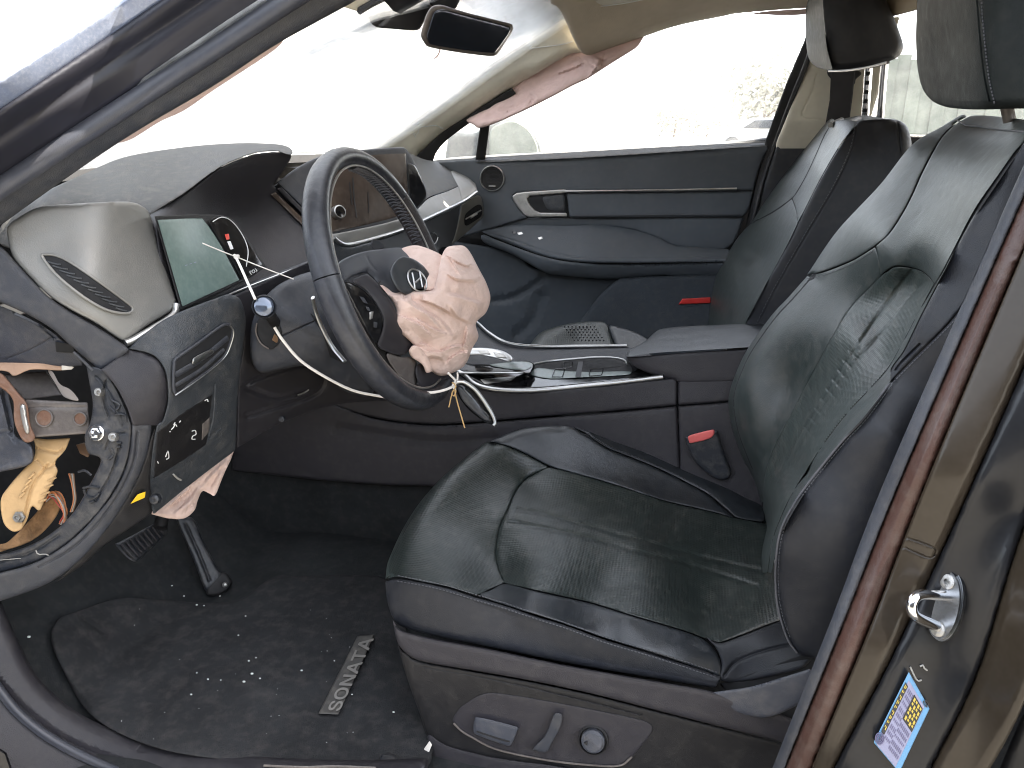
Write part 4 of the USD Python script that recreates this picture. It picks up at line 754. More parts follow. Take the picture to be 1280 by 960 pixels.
sw = part(low, 'switch_plate', panel([(196, 540), (196, 540), (230, 515), (266, 492), (266, 492), (258, 556), (258, 556), (225, 578), (192, 598), (192, 598)], Lift(S_lp, .001), step=5, roll=2, back=.003), 'black_plastic')
for ln in ([(214, 537), (217, 534), (219, 530), (221, 533)], [(217, 531), (219, 528)], [(224, 528), (226, 526)], [(256, 501), (259, 499), (260, 502)], [(207, 571), (210, 564), (211, 572), (208, 574)], [(197, 577), (198, 579)], [(240, 539), (244, 538), (245, 543), (241, 545), (240, 549), (244, 549)], [(212, 540), (213, 539)]):
    part(sw, 'switch_icon', wire(ln, S_lp, .0007, .0025, step=1.5), 'white_print')
part(low, 'light_switch', panel(corners([(253, 530), (263, 521), (261, 540), (252, 551)]), Lift(S_lp, .003), step=3, roll=1.5, back=.004), 'grey_metal')
part(low, 'pull_tab', wire([(217, 593), (222, 598), (226, 600)], S_lp, .0015, .003), 'grey_wire')
S_un = sy((188, 575, -.65), (186, 640, -.64), (139, 660, -.675), (165, 615, -.665), (70, 725, -.70))
pipe(dash, 'under_panel', [(194, 535), (194, 535), (190, 570), (188, 600), (190, 642), (190, 642), (160, 662), (130, 682), (104, 706), (70, 728), (70, 728), (100, 698), (130, 664), (158, 624), (178, 584), (188, 550)], S_un, 'black_plastic', step=4, roll=3, back=.03)
pipe(dash, 'yellow_tag', corners([(163, 630), (172, 618), (182, 614.5), (181, 622)]), Lift(S_un, .008), 'yellow_tag', 'small bright yellow tag under the dashboard end', step=2, roll=.8, back=.002)
part(dash, 'fastener', lathe(S_un.pt([(193, 624)], .006)[0], -fwd, [(-.006, .008), (.002, .007), (.004, .004), (.0035, .001)], 8), 'rubber')
S_kb = sy((300, 380, -.48), (400, 330, -.33), (300, 530, -.45), (400, 505, -.30), (480, 480, -.20), (296, 480, -.47))
pipe(dash, 'knee_panel', [(292, 370), (292, 370), (384, 328), (420, 320), (420, 320), (500, 440), (500, 500), (500, 500), (420, 506), (350, 530), (296, 560), (296, 560), (298, 480), (304, 420)], S_kb, 'side_plastic', step=6, roll=3, back=.03, grooves=[([(305, 482), (330, 470), (381, 457), (403, 470), (400, 487), (375, 500), (310, 520)], 5, .008), ([(310, 486), (345, 497), (380, 490)], 6, .008)])
part(dash, 'knee_screw', lathe(S_kb.pt([(352, 524)], .004)[0], -fwd, [(-.004, .006), (.002, .005), (.003, .002)], 10), 'trim_plastic')
part(dash, 'knee_glint', wire([(372, 494), (380, 491), (386, 487)], S_kb, .0016, .002), 'steel')

# centre and passenger side
S_tb = sy((349, 226, -.17), (395, 290, -.16), (425, 289, -.11), (500, 185, .13), (519, 262, .15), (455, 187, .02))
tab = pipe(dash, 'screen_housing', [(346, 228), (346, 228), (372, 209), (401, 195), (430, 189), (455, 187), (498, 184), (508, 187), (517, 200), (528, 224), (533, 238), (531, 250), (519, 263), (492, 277), (425, 292), (400, 294), (380, 262)], S_tb, 'trim_plastic', step=5, roll=3, back=.03)
pipe(tab, 'centre_screen', [(402, 205), (402, 205), (455, 195), (503, 192), (507, 195), (509, 228), (512, 259), (512, 259), (492, 272), (425, 288), (410, 290), (410, 290)], Lift(S_tb, .002), 'screen_brown', 'brownish centre screen, switched off and dusty', step=6, roll=.8, back=.004)
pipe(tab, 'screen_edge', [(509, 207), (516, 205), (522, 213), (532, 238), (530, 249), (519, 261), (514, 258), (511, 230)], Lift(S_tb, .003), 'gloss_black', step=4, roll=1.5, back=.005)
for ln, w_ in (([(441, 222), (443, 250), (446, 272)], .0035), ([(437, 228), (440, 256)], .003), ([(460, 240), (461, 266)], .002)): part(tab, 'screen_streak', wire(ln, S_tb, w_, .0025, ry=.0006), 'void_black')
kc = S_tb.pt([(421, 266)], .004)[0]; kn = np.array([.80, -.50, .25]); kn /= np.linalg.norm(kn)
part(tab, 'volume_knob', lathe(kc, kn, [(0, .0130), (.012, .0125), (.013, .0115), (.0125, .010)], 28), 'satin_chrome'); part(tab, 'knob_face', lathe(kc + kn * .0115, kn, [(0, .0105), (.0013, .010), (.002, .004)], 24), 'gloss_black')
S_fa = sy((415, 294, -.16), (498, 278, .06), (594, 232, .62), (545, 204, .66), (519, 202, .45), (534, 246, .30), (577, 250, .52), (432, 306, -.12), (498, 290, .06), (470, 285, -.02))
pipe(dash, 'dash_top_pad', [(508, 190), (508, 190), (530, 199), (548, 203), (567, 214), (586, 223), (592, 228), (592, 228), (584, 228), (560, 238), (535, 247), (520, 262), (505, 262), (505, 262)], S_fa, 'dash_top', step=4, roll=3, back=.04, soft=[([(530, 199), (548, 203), (567, 214), (586, 223)], 8)])
pipe(dash, 'fascia_band', [(410, 292), (410, 292), (425, 291), (492, 276), (520, 262), (536, 248), (560, 239), (585, 228), (594, 229), (596, 238), (596, 238), (577, 252), (526, 276), (498, 287), (455, 300), (432, 304), (412, 297)], S_fa, 'silver_panel', step=4, roll=2, back=.03)
part(dash, 'chrome_strip', wire([(417, 297), (424, 303), (434, 306), (455, 302), (498, 289), (526, 277), (577, 253), (596, 240)], S_fa, .0042, .004, n=10), 'satin_chrome')
S_fb = sy((420, 304, -.15), (455, 306, -.08), (526, 282, .22), (573, 262, .50), (564, 306, .48), (540, 320, .25), (430, 420, -.12), (560, 420, .1))
pipe(dash, 'fascia_lower', [(412, 300), (412, 300), (434, 309), (455, 305), (498, 292), (526, 280), (575, 257), (575, 257), (571, 285), (563, 307), (548, 318), (545, 400), (520, 470), (520, 470), (430, 480), (430, 480)], S_fb, 'dash_plastic', step=5, roll=3, back=.04)
pipe(dash, 'small_vent', [(536, 292), (541, 291), (547, 296), (545, 303), (541, 306), (539, 300)], Lift(S_fb, .003), 'void_black', step=2, roll=1, back=.004)
part(dash, 'small_vent_edge', wire([(542, 291), (547, 295), (545, 303), (541, 306)], S_fb, .0016, .004), 'satin_chrome')
S_pv = sy((579, 254, .57), (600, 246, .66), (604, 268, .66), (564, 306, .56), (573, 265, .56))
pv = pipe(dash, 'far_vent_panel', [(577, 256), (577, 256), (590, 247), (599, 244), (603, 252), (604, 268), (598, 277), (582, 292), (564, 307), (564, 307), (571, 285)], S_pv, 'silver_panel', 'bright sunlit far end of the dashboard with its vent', step=3, roll=2.5, back=.03)
part(pv, 'far_vent', panel([(581, 270), (588, 262), (597, 256), (602, 258), (602, 269), (594, 276), (582, 282)], Lift(S_pv, .003), step=2.5, roll=1.2, back=.003), 'void_black')
part(pv, 'far_vent_blade', wire([(582, 274), (592, 268), (601, 263)], S_pv, .0022, .006), 'satin_chrome'); part(pv, 'far_vent_knob', wire([(588, 272), (596, 267)], S_pv, .0036, .008), 'satin_chrome')
S_ck = sy((575, 222, .62), (595, 232, .65), (600, 244, .655), (580, 250, .60))
pipe(dash, 'far_end_cap', [(564, 214), (575, 217), (588, 224), (594, 232), (596, 239), (582, 248), (577, 250), (574, 236)], Lift(S_fa, .006), 'silver_panel', step=3, roll=3, back=.02)

# ================================================================== centre console
con = thing('centre_console', 'dark centre console with chrome rails, cup holders and a padded armrest', 'console', (-.1, 0, .3))
S_cs = sy((540, 545, -.115), (850, 505, -.112), (700, 480, -.10), (590, 487, -.10), (830, 480, -.10), (950, 470, -.10), (700, 560, -.118), (320, 540, -.13), (300, 590, -.13))
pipe(con, 'side_panel', [(420, 470), (420, 470), (540, 480), (590, 484), (632, 489), (671, 490), (737, 484), (829, 474), (846, 474), (846, 474), (846, 506), (846, 506), (760, 514), (671, 521), (600, 527), (540, 530), (470, 522), (400, 500)], S_cs, 'side_plastic', step=6, roll=3, back=.03)
pipe(con, 'lower_side_panel', [(290, 500), (290, 500), (400, 502), (470, 524), (540, 532), (600, 529), (671, 523), (760, 516), (846, 508), (846, 508), (850, 580), (850, 640), (850, 640), (600, 650), (560, 612), (480, 606), (400, 600), (290, 588), (290, 588)], Lift(S_cs, .006), 'side_plastic', step=6, roll=4, back=.03, grooves=[([(420, 535), (540, 552), (620, 548)], 10, .005)])
pipe(con, 'rear_side_panel', [(848, 474), (848, 474), (930, 468), (965, 466), (965, 466), (965, 490), (965, 490), (911, 501), (848, 506), (848, 506)], Lift(S_cs, .001), 'side_plastic', step=5, roll=3, back=.03)
pipe(con, 'rear_lower_panel', [(848, 508), (848, 508), (911, 503), (965, 495), (965, 495), (965, 640), (965, 640), (852, 640), (852, 640)], Lift(S_cs, .007), 'side_plastic', step=6, roll=3, back=.03)
S_ct = sy((596, 482, -.095), (700, 487, -.095), (829, 472, -.095), (605, 410, .13), (690, 433, .13), (783, 433, .13), (640, 455, .01), (760, 458, .0))
pipe(con, 'top_plate', [(560, 400), (560, 400), (605, 410), (640, 432), (690, 434), (783, 433), (783, 433), (845, 455), (845, 472), (845, 472), (737, 484), (671, 489), (632, 488), (596, 483), (570, 474), (560, 460), (560, 460)], Lift(S_ct, -.006), 'trim_plastic', step=6, roll=2, back=.03)
part(con, 'far_chrome_rail', wire([(585, 395), (597, 404), (612, 417), (635, 429), (671, 433), (720, 433), (784, 432)], S_ct, .0038, .004, n=10), 'satin_chrome')
part(con, 'near_chrome_rail', wire([(566, 462), (580, 468), (592, 479), (608, 485), (632, 488), (671, 488), (737, 482), (790, 476), (829, 471)], S_ct, .0046, .006, n=10), 'satin_chrome')
part(con, 'inlay', panel([(578, 468), (578, 468), (655, 465), (665, 470), (785, 466), (800, 452), (845, 457), (850, 466), (829, 469), (737, 479), (671, 485), (632, 485), (606, 481), (590, 473)], Lift(S_ct, -.001), step=5, roll=1.5, back=.006), 'gloss_black')
part(con, 'tray_card', panel(corners([(600, 474), (646, 470), (640, 476), (606, 480)]), Lift(S_ct, .002), step=4, roll=1, back=.002), 'steel')
cup = part(con, 'cup_holder', panel([(664, 457), (690, 451), (724, 448), (745, 446), (765, 447), (780, 450), (790, 458), (786, 467), (740, 469), (690, 473), (662, 469), (668, 463)], Lift(S_ct, .001), step=4, roll=1.5, back=.006), 'void_black')
part(cup, 'cup_rim', wire([(667, 455), (690, 451), (724, 448), (745, 446.5), (765, 447), (780, 450), (784, 455)], S_ct, .0022, .004), 'satin_chrome')
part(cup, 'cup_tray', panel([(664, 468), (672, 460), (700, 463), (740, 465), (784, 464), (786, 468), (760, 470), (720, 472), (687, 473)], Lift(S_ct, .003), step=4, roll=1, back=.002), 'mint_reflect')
part(cup, 'cup_divider', panel(corners([(723, 452), (729, 452), (726, 471), (719, 471)]), Lift(S_ct, .006), step=3, roll=1, back=.003), 'trim_plastic')
for qd in ([(694, 461), (706, 461), (703, 471), (690, 471)], [(738, 461), (754, 460), (752, 469), (736, 470)], [(705, 453), (716, 452), (714, 459), (704, 460)]):
    part(cup, 'cup_finger', tube(S_ct.pt(resample(np.array(qd), 2, True), .006), .0008, 6, closed=True), 'gloss_black')
part(cup, 'cup_pocket', panel([(732, 455), (745, 449), (765, 449), (778, 453), (775, 458), (745, 460)], Lift(S_ct, .0035), step=3, roll=1, back=.002), 'void_black')
S_gs = sy((589, 437, -.02), (637, 443, -.02), (660, 457, -.03), (590, 458, -.05), (654, 466, -.07), (575, 465, -.07))
gear = part(con, 'shift_pod', panel([(578, 452), (590, 455), (625, 455), (658, 451), (668, 456), (666, 462), (655, 467), (575, 467), (572, 460)], Lift(S_gs, -.003), step=4, roll=4, back=.02), 'gloss_black')
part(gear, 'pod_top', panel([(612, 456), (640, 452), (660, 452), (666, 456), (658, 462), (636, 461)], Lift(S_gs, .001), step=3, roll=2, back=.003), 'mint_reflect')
part(gear, 'chrome_line', wire([(574, 466), (610, 466.5), (654, 466)], S_gs, .0022, .003), 'satin_chrome')
ridge = part(gear, 'button_ridge', panel([(582, 436), (600, 434.5), (618, 436), (632, 440), (641, 447), (637, 452), (622, 448), (600, 444), (582, 444)], Lift(S_gs, .004), step=3, roll=2.5, back=.012), 'satin_chrome')
for qd in ([(598, 438), (610, 438), (613, 442), (600, 442)], [(617, 440), (629, 442), (634, 447), (621, 446)]):
    part(ridge, 'shift_button', panel(corners(qd), Lift(S_gs, .007), step=2, roll=.8, back=.002), 'steel')
S_at = sy((789, 442, -.08), (868, 437, -.093), (940, 432, -.096), (825, 414, .09), (957, 404, .10), (789, 437, -.05))
arm = part(con, 'armrest_lid', panel([(784, 444), (786, 439), (793, 434), (806, 427), (818, 416), (828, 411), (855, 408), (957, 404), (985, 404), (985, 404), (985, 430), (985, 430), (934, 434), (868, 438), (820, 441), (789, 445)], S_at, step=4, roll=2.5, back=.02, soft=[([(806, 427), (818, 416), (828, 411), (855, 408), (957, 404)], 9), ([(793, 434), (786, 439), (784, 444)], 5)]), 'leather_smooth', label='padded leather armrest lid')
S_as = sy((786, 446, -.080), (868, 440, -.095), (940, 436, -.098), (842, 475, -.102), (914, 476, -.105), (800, 462, -.088))
part(con, 'armrest_box', panel([(783, 445), (792, 446), (868, 440), (934, 436), (985, 432), (985, 432), (985, 474), (985, 474), (914, 477), (860, 478), (840, 475), (812, 467), (795, 459), (786, 452)], S_as, step=4, roll=3, back=.2, soft=[([(840, 475), (812, 467), (795, 459), (786, 452)], 8)]), 'side_plastic')
# ================================================================== steering wheel
WC = np.array([-.4306, -.371, .779]); tw = math.radians(20.07)
wn = np.array([math.cos(tw), 0, math.sin(tw)]); wv = np.array([-math.sin(tw), 0, math.cos(tw)]); ww = np.array([0, -1.0, 0])
sw_ = thing('steering_wheel', 'black leather steering wheel with a burst centre pad and tilted spokes', 'steering wheel', WC)
N = 144; ang = np.arange(N) * 2 * np.pi / N
def rimpt(a, r=.1908, h=0.0): return WC + r * (math.cos(a) * wv + math.sin(a) * ww) + wn * h
def rim_piece(a0, a1, rr, rn, n=18, m=60):
    rings = []
    for a in np.linspace(a0, a1, m):
        o = rimpt(a); e = math.cos(a) * wv + math.sin(a) * ww; w = np.arange(n) * 2 * np.pi / n
        rings.append(o + rr * np.cos(w)[:, None] * e + rn * np.sin(w)[:, None] * wn)
    return loft(rings)
d2 = math.pi / 180
part(sw_, 'rim', rim_piece(-52 * d2, 78 * d2, .0150, .0190), 'wheel_leather', label='upper smooth leather arc of the rim')
part(sw_, 'rim', rim_piece(78.5 * d2, 200 * d2, .0156, .0198), 'wheel_leather', label='near lower arc of the rim')
part(sw_, 'rim', rim_piece(200.5 * d2, 307.5 * d2, .0150, .0190), 'wheel_leather_red', label='far lower arc of the rim')
part(sw_, 'rim_edge', tube([rimpt(a, .1752, .0115) for a in np.linspace(-95, 195, 80) * d2], .0017, 8), 'steel')
g = np.random.default_rng(4); st = []
for a in np.arange(-78, -8, 1.15) * d2:                                    # lacing on the inside of the far rim
    e = math.cos(a) * wv + math.sin(a) * ww; k = 1 if len(st) % 2 else -1
    st.append(tube([rimpt(a, .1752, .013 * k * .6 - .002), rimpt(a + .008, .1743, 0.002), rimpt(a + .016, .1752, -.013 * k * .6 + .004)], .0011, 5))
part(sw_, 'lacing', joined(*st), 'stitch', kind='stuff')
S_hb = sy((424, 332, -.50), (457, 315, -.42), (503, 311, -.33), (512, 345, -.40), (480, 362, -.43), (493, 388, -.43), (470, 425, -.47), (516, 432, -.39), (540, 350, -.34), (432, 352, -.51))
pipe(sw_, 'hub_cover', [(421, 334), (426, 326), (440, 319), (457, 314), (480, 311), (503, 310), (528, 322), (540, 342), (538, 360), (520, 372), (495, 374), (480, 364), (466, 348), (456, 341), (440, 346), (430, 352)], S_hb, 'trim_plastic', step=3, roll=6, back=.03, grooves=[([(458, 338), (466, 346), (474, 350), (476, 358), (484, 364)], 2.5, .004), ([(457, 316), (462, 328), (470, 338)], 3, .002)])
S_sp = sy((430, 352, -.515), (458, 345, -.47), (495, 388, -.45), (516, 432, -.41), (470, 440, -.48), (505, 442, -.43), (478, 400, -.475))
pipe(sw_, 'lower_pad', [(456, 343), (466, 348), (476, 360), (488, 376), (496, 392), (503, 412), (516, 431), (510, 440), (500, 444), (484, 440), (472, 432), (477, 415), (479, 398), (470, 380), (456, 362), (440, 352)], S_sp, 'side_plastic', step=3, roll=4, back=.025)
bp = pipe(sw_, 'button_panel', [(430, 352), (444, 356), (458, 366), (471, 383), (478, 399), (478, 412), (471, 429), (462, 418), (450, 396), (438, 372)], Lift(S_sp, -.004), 'gloss_black', step=3, roll=2, back=.02)
for qd in ([(449, 370), (455, 372), (460, 380), (454, 378)], [(462, 390), (467, 389), (466, 398), (462, 400)], [(457, 383), (461, 384), (463, 389), (459, 388)], [(467, 402), (472, 403), (471, 410), (467, 409)]):
    part(bp, 'wheel_button', panel(corners(qd), Lift(S_sp, .000), step=2, roll=.8, back=.003), 'steel' if qd[0][0] == 462 else 'trim_plastic')
pipe(sw_, 'lower_spoke', [(484, 441), (500, 446), (512, 446), (520, 452), (522, 470), (518, 486), (508, 480), (496, 466), (486, 452)], Lift(S_sp, -.006), 'grey_metal', step=3, roll=4, back=.02)
pipe(sw_, 'spoke_web', [(470, 420), (486, 440), (500, 462), (516, 484), (505, 478), (486, 456), (470, 434)], Lift(S_sp, -.015), 'black_plastic', step=3, roll=2, back=.01)
pipe(sw_, 'hub_box', [(522, 455), (540, 462), (565, 466), (566, 474), (556, 482), (530, 486), (520, 470)], sy((522, 455, -.40), (565, 470, -.33), (530, 486, -.40)), 'side_plastic', step=4, roll=3, back=.05)
S_em = sy((487, 347, -.445), (506, 321, -.405), (539, 357, -.385), (506, 368, -.43))
disc = [(488, 346), (489, 336), (494, 327), (502, 321), (512, 322), (524, 328), (534, 338), (540, 350), (538, 358), (530, 361), (520, 362), (512, 367), (505, 367), (496, 361)]
em = pipe(sw_, 'centre_disc', disc, Lift(S_em, .004), 'leather_smooth', 'round centre pad carrying the oval emblem', step=3, roll=3.5, back=.015)
oc = np.array([521.5, 350.5]); ov = [(oc[0] + 12.0 * math.cos(t) * .98 + 2.0 * math.sin(t), oc[1] + 13.5 * math.sin(t) + 3.5 * math.cos(t)) for t in np.linspace(0, 2 * math.pi, 33)[:-1]]
part(em, 'emblem_oval', tube(S_em.pt(ov, .007), .0013, 8, closed=True), 'satin_chrome')
part(em, 'emblem_letter', joined(wire([(515, 341), (517, 350), (518.5, 361)], S_em, .0015, .007), wire([(524.5, 339.5), (526, 349), (528, 359)], S_em, .0015, .007), wire([(517, 354), (521.5, 351.5), (526.5, 346)], S_em, .0014, .007)), 'satin_chrome')
part(sw_, 'shift_paddle', panel([(464, 302), (470, 300), (477, 303), (481, 309), (474, 312), (466, 311)], sy((464, 302, -.30), (481, 309, -.27), (466, 311, -.30)), step=3, roll=1.5, back=.006), 'trim_plastic')
S_pd = sy((391, 372, -.50), (432, 452, -.49), (400, 400, -.49), (385, 400, -.45))
part(sw_, 'paddle_edge', wire([(391, 372), (395, 390), (404, 412), (416, 434), (431, 452)], S_pd, .0040, .0, n=10, ry=.0025), 'satin_chrome')
part(sw_, 'paddle', panel([(378, 394), (392, 394), (404, 420), (428, 451), (410, 444), (392, 424)], Lift(S_pd, -.012), step=3, roll=2, back=.01), 'gloss_black')

# ================================================================== steering column with its stalk
col = thing('steering_column', 'dark steering column shroud behind the wheel', 'steering column', (-.6, -.4, .7))
S_co = sy((343, 359, -.47), (318, 410, -.49), (384, 342, -.40), (405, 420, -.46), (340, 455, -.47), (430, 490, -.38), (370, 400, -.475), (450, 350, -.35))
pipe(col, 'shroud', [(313, 420), (316, 400), (328, 376), (345, 358), (368, 346), (386, 340), (420, 330), (460, 340), (470, 480), (440, 492), (410, 474), (382, 458), (350, 462), (326, 466), (314, 450)], S_co, 'trim_plastic', step=5, roll=9, back=.08, grooves=[([(352, 420), (378, 408), (392, 402)], 1.6, .003)])
part(col, 'stalk_opening', panel([(322, 400), (330, 396), (345, 400), (352, 414), (350, 428), (338, 437), (326, 428), (320, 412)], Lift(S_co, .003), step=3, roll=2, back=.004), 'void_black')
part(col, 'opening_edge', wire([(321, 404), (320, 416), (326, 429), (336, 436)], S_co, .0011, .005), 'grey_metal')
p0, p1 = at(350, 412, y=-.44), at(330, 383, y=-.56); ax = (p1 - p0) / np.linalg.norm(p1 - p0); ln_ = np.linalg.norm(p1 - p0)
ax2 = EYE - p1; ax2 /= np.linalg.norm(ax2); ax2 = ax2 * .9 + ax * .25; ax2 /= np.linalg.norm(ax2)
stk = part(col, 'stalk', lathe(p0, ax, [(0, .009), (ln_ * .6, .008), (ln_ - .02, .009)], 20), 'black_plastic')
part(stk, 'stalk_end', lathe(p1 - ax2 * .02, ax2, [(-.008, .010), (.0, .0155), (.014, .0160), (.018, .0150), (.0165, .0135), (-.006, .0125)], 32, ring=True), 'rubber', label='ridged end of the stalk')
part(stk, 'stalk_cap', lathe(p1, ax2, [(-.006, .0130), (.000, .0126), (.0025, .009), (.0032, .003)], 32), 'stalk_face')
part(stk, 'stalk_tab', panel(corners([(343, 417), (350, 424), (346, 429), (340, 425)]), sy((343, 417, -.49), (350, 424, -.48), (346, 429, -.485)), step=3, roll=1, back=.004), 'brown_wire')

# ================================================================== cord and cable tie
S_tie = sy((253, 304, -.50), (295, 321, -.475), (367, 349, -.44), (318, 372, -.555), (310, 350, -.52))
tie = thing('cable_tie', 'white cable tie crossing in front of the gauge screen and down to the stalk', 'cable tie', S_tie.pt([(295, 321)])[0])
part(tie, 'strap', wire([(253, 304), (272, 312), (295, 321), (330, 335), (367, 349)], S_tie, .0022, .008, ry=.0009), 'cord_white')
part(tie, 'strap', wire([(293, 318), (300, 332), (309, 352), (319, 374)], S_tie, .0019, .010, ry=.0009), 'cord_white')
hc = S_tie.pt([(296, 321)], .012)[0]; part(tie, 'head', block(hc, rgt, upv, -fwd, (.0075, .006, .006), .0012), 'cord_white')
S_cd = sy((343, 409, -.515), (376, 451, -.50), (441, 488, -.45), (473, 497, -.42), (400, 440, -.47))
cord = thing('white_cord', 'thin white cord looping from the stalk under the steering wheel to the key fob', 'cord', S_cd.pt([(408, 472)])[0])
part(cord, 'cord_run', wire([(343, 409), (354, 426), (376, 451), (408, 472), (441, 488), (473, 495), (486, 497)], S_cd, .0021, .002, n=8), 'cord_white')
S_cd2 = sy((530, 492, -.43), (567, 484, -.40), (572, 470, -.40))
part(cord, 'cord_run', wire([(528, 491), (545, 490), (560, 486), (570, 481)], S_cd2, .0021, .004, n=8), 'cord_white')
part(cord, 'cord_knot', joined(wire([(560, 466), (568, 474), (574, 482), (571, 488), (566, 482), (571, 475)], S_cd2, .0017, .006), wire([(572, 466), (572, 474), (569, 481)], S_cd2, .0014, .007)), 'cord_white')
S_fob = sy((570, 476, -.41), (618, 528, -.40), (575, 500, -.41), (600, 490, -.395))
fob = thing('key_fob', 'dark teardrop key fob with a silver edge hung under the steering wheel', 'key', S_fob.pt([(590, 500)])[0])
fo = [(570, 480), (574, 476), (582, 477), (594, 487), (606, 503), (616, 520), (619, 529), (616, 531), (605, 527), (588, 514), (576, 500), (570, 488)]
pipe(fob, 'fob_case', fo, S_fob, 'gloss_black', step=2.5, roll=9, back=.012)
part(fob, 'fob_face', panel([(572, 485), (578, 484), (590, 494), (604, 511), (613, 526), (604, 524), (590, 513), (578, 500)], Lift(S_fob, .0005), step=2.5, roll=4, back=.004), 'rubber')
part(fob, 'silver_edge', wire([(571, 478), (578, 477), (586, 481), (596, 489), (607, 504), (616, 519), (619, 529), (617, 532)], S_fob, .0030, .003, n=10), 'satin_chrome')
tg = thing('tan_string', 'loose ends of tan string tied at the key fob', 'string', S_fob.pt([(567, 488)])[0])
part(tg, 'string_end', wire([(568, 486), (571, 500), (576, 518), (581, 535)], S_fob, .0010, .008, n=6), 'string_tan')
part(tg, 'string_end', wire([(567, 487), (564, 496), (562, 505), (561, 509)], S_fob, .0009, .008, n=6), 'string_tan')
part(tg, 'string_loop', wire([(565, 478), (570, 482), (567, 488), (564, 492), (568, 495), (570, 488)], S_fob, .0010, .009, n=6), 'string_tan')

# ================================================================== driver airbag
S_ab = sy((477, 359, -.44), (506, 309, -.34), (560, 312, -.33), (610, 365, -.31), (552, 470, -.37), (511, 439, -.42), (590, 430, -.34), (560, 380, -.40), (530, 400, -.43), (588, 320, -.30), (575, 345, -.365))
ab = thing('driver_airbag', 'crumpled pinkish beige airbag spilling from the steering wheel centre', 'airbag', S_ab.pt([(550, 390)])[0])
pipe(ab, 'upper_fold', [(502, 313), (506, 309), (523, 307), (549, 317), (556, 326), (553, 345), (545, 360), (530, 362), (520, 340), (510, 322)], Lift(S_ab, -.012), 'airbag_fabric', step=2, roll=6, back=.04, bump=cloth(26, .006, 21))
pipe(ab, 'bag', [(474, 355), (484, 360), (493, 366), (510, 364), (539, 363), (545, 350), (549, 334), (553, 318), (559, 309), (570, 307), (580, 307.5), (588, 316), (598, 335), (608, 354), (613, 372), (608, 390), (595, 404), (598, 421), (590, 436), (584, 452), (574, 462), (552, 470), (536, 462), (524, 452), (514, 446), (511, 438), (517, 432), (502, 417), (491, 407), (496, 388), (486, 370)], S_ab, 'airbag_fabric', step=2, roll=11, back=.06,
     bump=cloth(15, .008, 22, [[(480, 360), (510, 372), (535, 392), (560, 420)], [(505, 368), (535, 378), (556, 388), (575, 400)], [(515, 395), (545, 412), (562, 418)], [(560, 380), (572, 396), (592, 406)], [(518, 432), (545, 440), (570, 432), (590, 434)], [(560, 312), (566, 330), (575, 345)], [(556, 455), (568, 444), (586, 436)], [(585, 404), (580, 430), (574, 458)], [(490, 405), (520, 425), (548, 438)], [(525, 452), (540, 446), (560, 452)], [(500, 366), (520, 384), (548, 398), (570, 424)], [(555, 340), (572, 350), (600, 352)], [(496, 392), (522, 404), (545, 422)], [(562, 322), (580, 332), (594, 334)], [(556, 366), (580, 372), (606, 380)]], 7, .008))
pipe(ab, 'tear_fold', [(516, 432), (524, 434), (534, 446), (540, 462), (533, 466), (528, 456), (516, 447), (511, 439)], Lift(S_ab, .012), 'airbag_fabric', step=2, roll=4, back=.01, bump=cloth(30, .004, 23))

# knee airbag and pedals
S_kn = sy((187, 642, -.55), (292, 563, -.44), (253, 614, -.49), (230, 647, -.53))
kb = thing('knee_airbag', 'pink cloth knee airbag drooping below the lower dashboard edge', 'airbag', S_kn.pt([(240, 620)])[0])
pipe(kb, 'bag', [(187, 642), (187, 642), (200, 632), (240, 602), (293, 562), (293, 562), (288, 576), (283, 586), (277, 600), (269, 619), (262, 617), (253, 614), (247, 626), (243, 638), (230, 648), (210, 648)], S_kn, 'airbag_fabric', step=2, roll=5, back=.02, bump=cloth(24, .006, 31, [[(250, 612), (258, 600), (285, 572)], [(205, 640), (225, 622), (243, 605)], [(215, 643), (236, 625), (250, 606)], [(225, 645), (240, 628), (252, 608)], [(262, 616), (272, 596), (284, 578)]], 3, .006))
S_br = sy((147, 681, -.50), (167, 702, -.50), (208, 667, -.40), (203, 653, -.40))
bk = thing('brake_pedal', 'ribbed rubber brake pedal under the dashboard', 'pedal', S_br.pt([(180, 676)])[0])
pipe(bk, 'pad', [(145, 682), (150, 677), (175, 664), (200, 651), (206, 655), (209, 667), (190, 684), (168, 702)], S_br, 'rubber', step=2.5, roll=2.5, back=.02)
for k in range(9):
    part(bk, 'rib', wire([(152 + 5.4 * k, 680 - 3.1 * k), (158 + 5.2 * k, 688 - 3.4 * k), (168 + 4.6 * k, 698 - 3.8 * k)], S_br, .0020, .002), 'side_plastic')
part(bk, 'arm', bar([at(200, 660, y=-.42), at(205, 640, y=-.40), at(215, 600, y=-.38)], .012), 'black_plastic')
S_ac = sy((223, 653, -.33), (243, 653, -.31), (272, 712, -.33), (259, 738, -.36))
ac = thing('accelerator_pedal', 'long dark accelerator pedal standing right of the brake', 'pedal', S_ac.pt([(259, 736)])[0])
pipe(ac, 'pad', [(220, 648), (230, 646), (243, 650), (256, 680), (273, 712), (277, 720), (260, 738), (254, 732), (240, 695)], S_ac, 'rubber', step=3, roll=3, back=.015, grooves=[([(232, 655), (250, 695), (262, 726)], 3, .003)])
part(ac, 'hinge', panel([(262, 730), (280, 715), (290, 728), (282, 740), (268, 745), (258, 742)], S_ac, step=3, roll=3, back=.03), 'black_plastic')
part(ac, 'screw', lathe(at(281, 731, y=-.345), -fwd, [(-.003, .005), (.002, .0045), (.003, .002)], 12), 'steel')

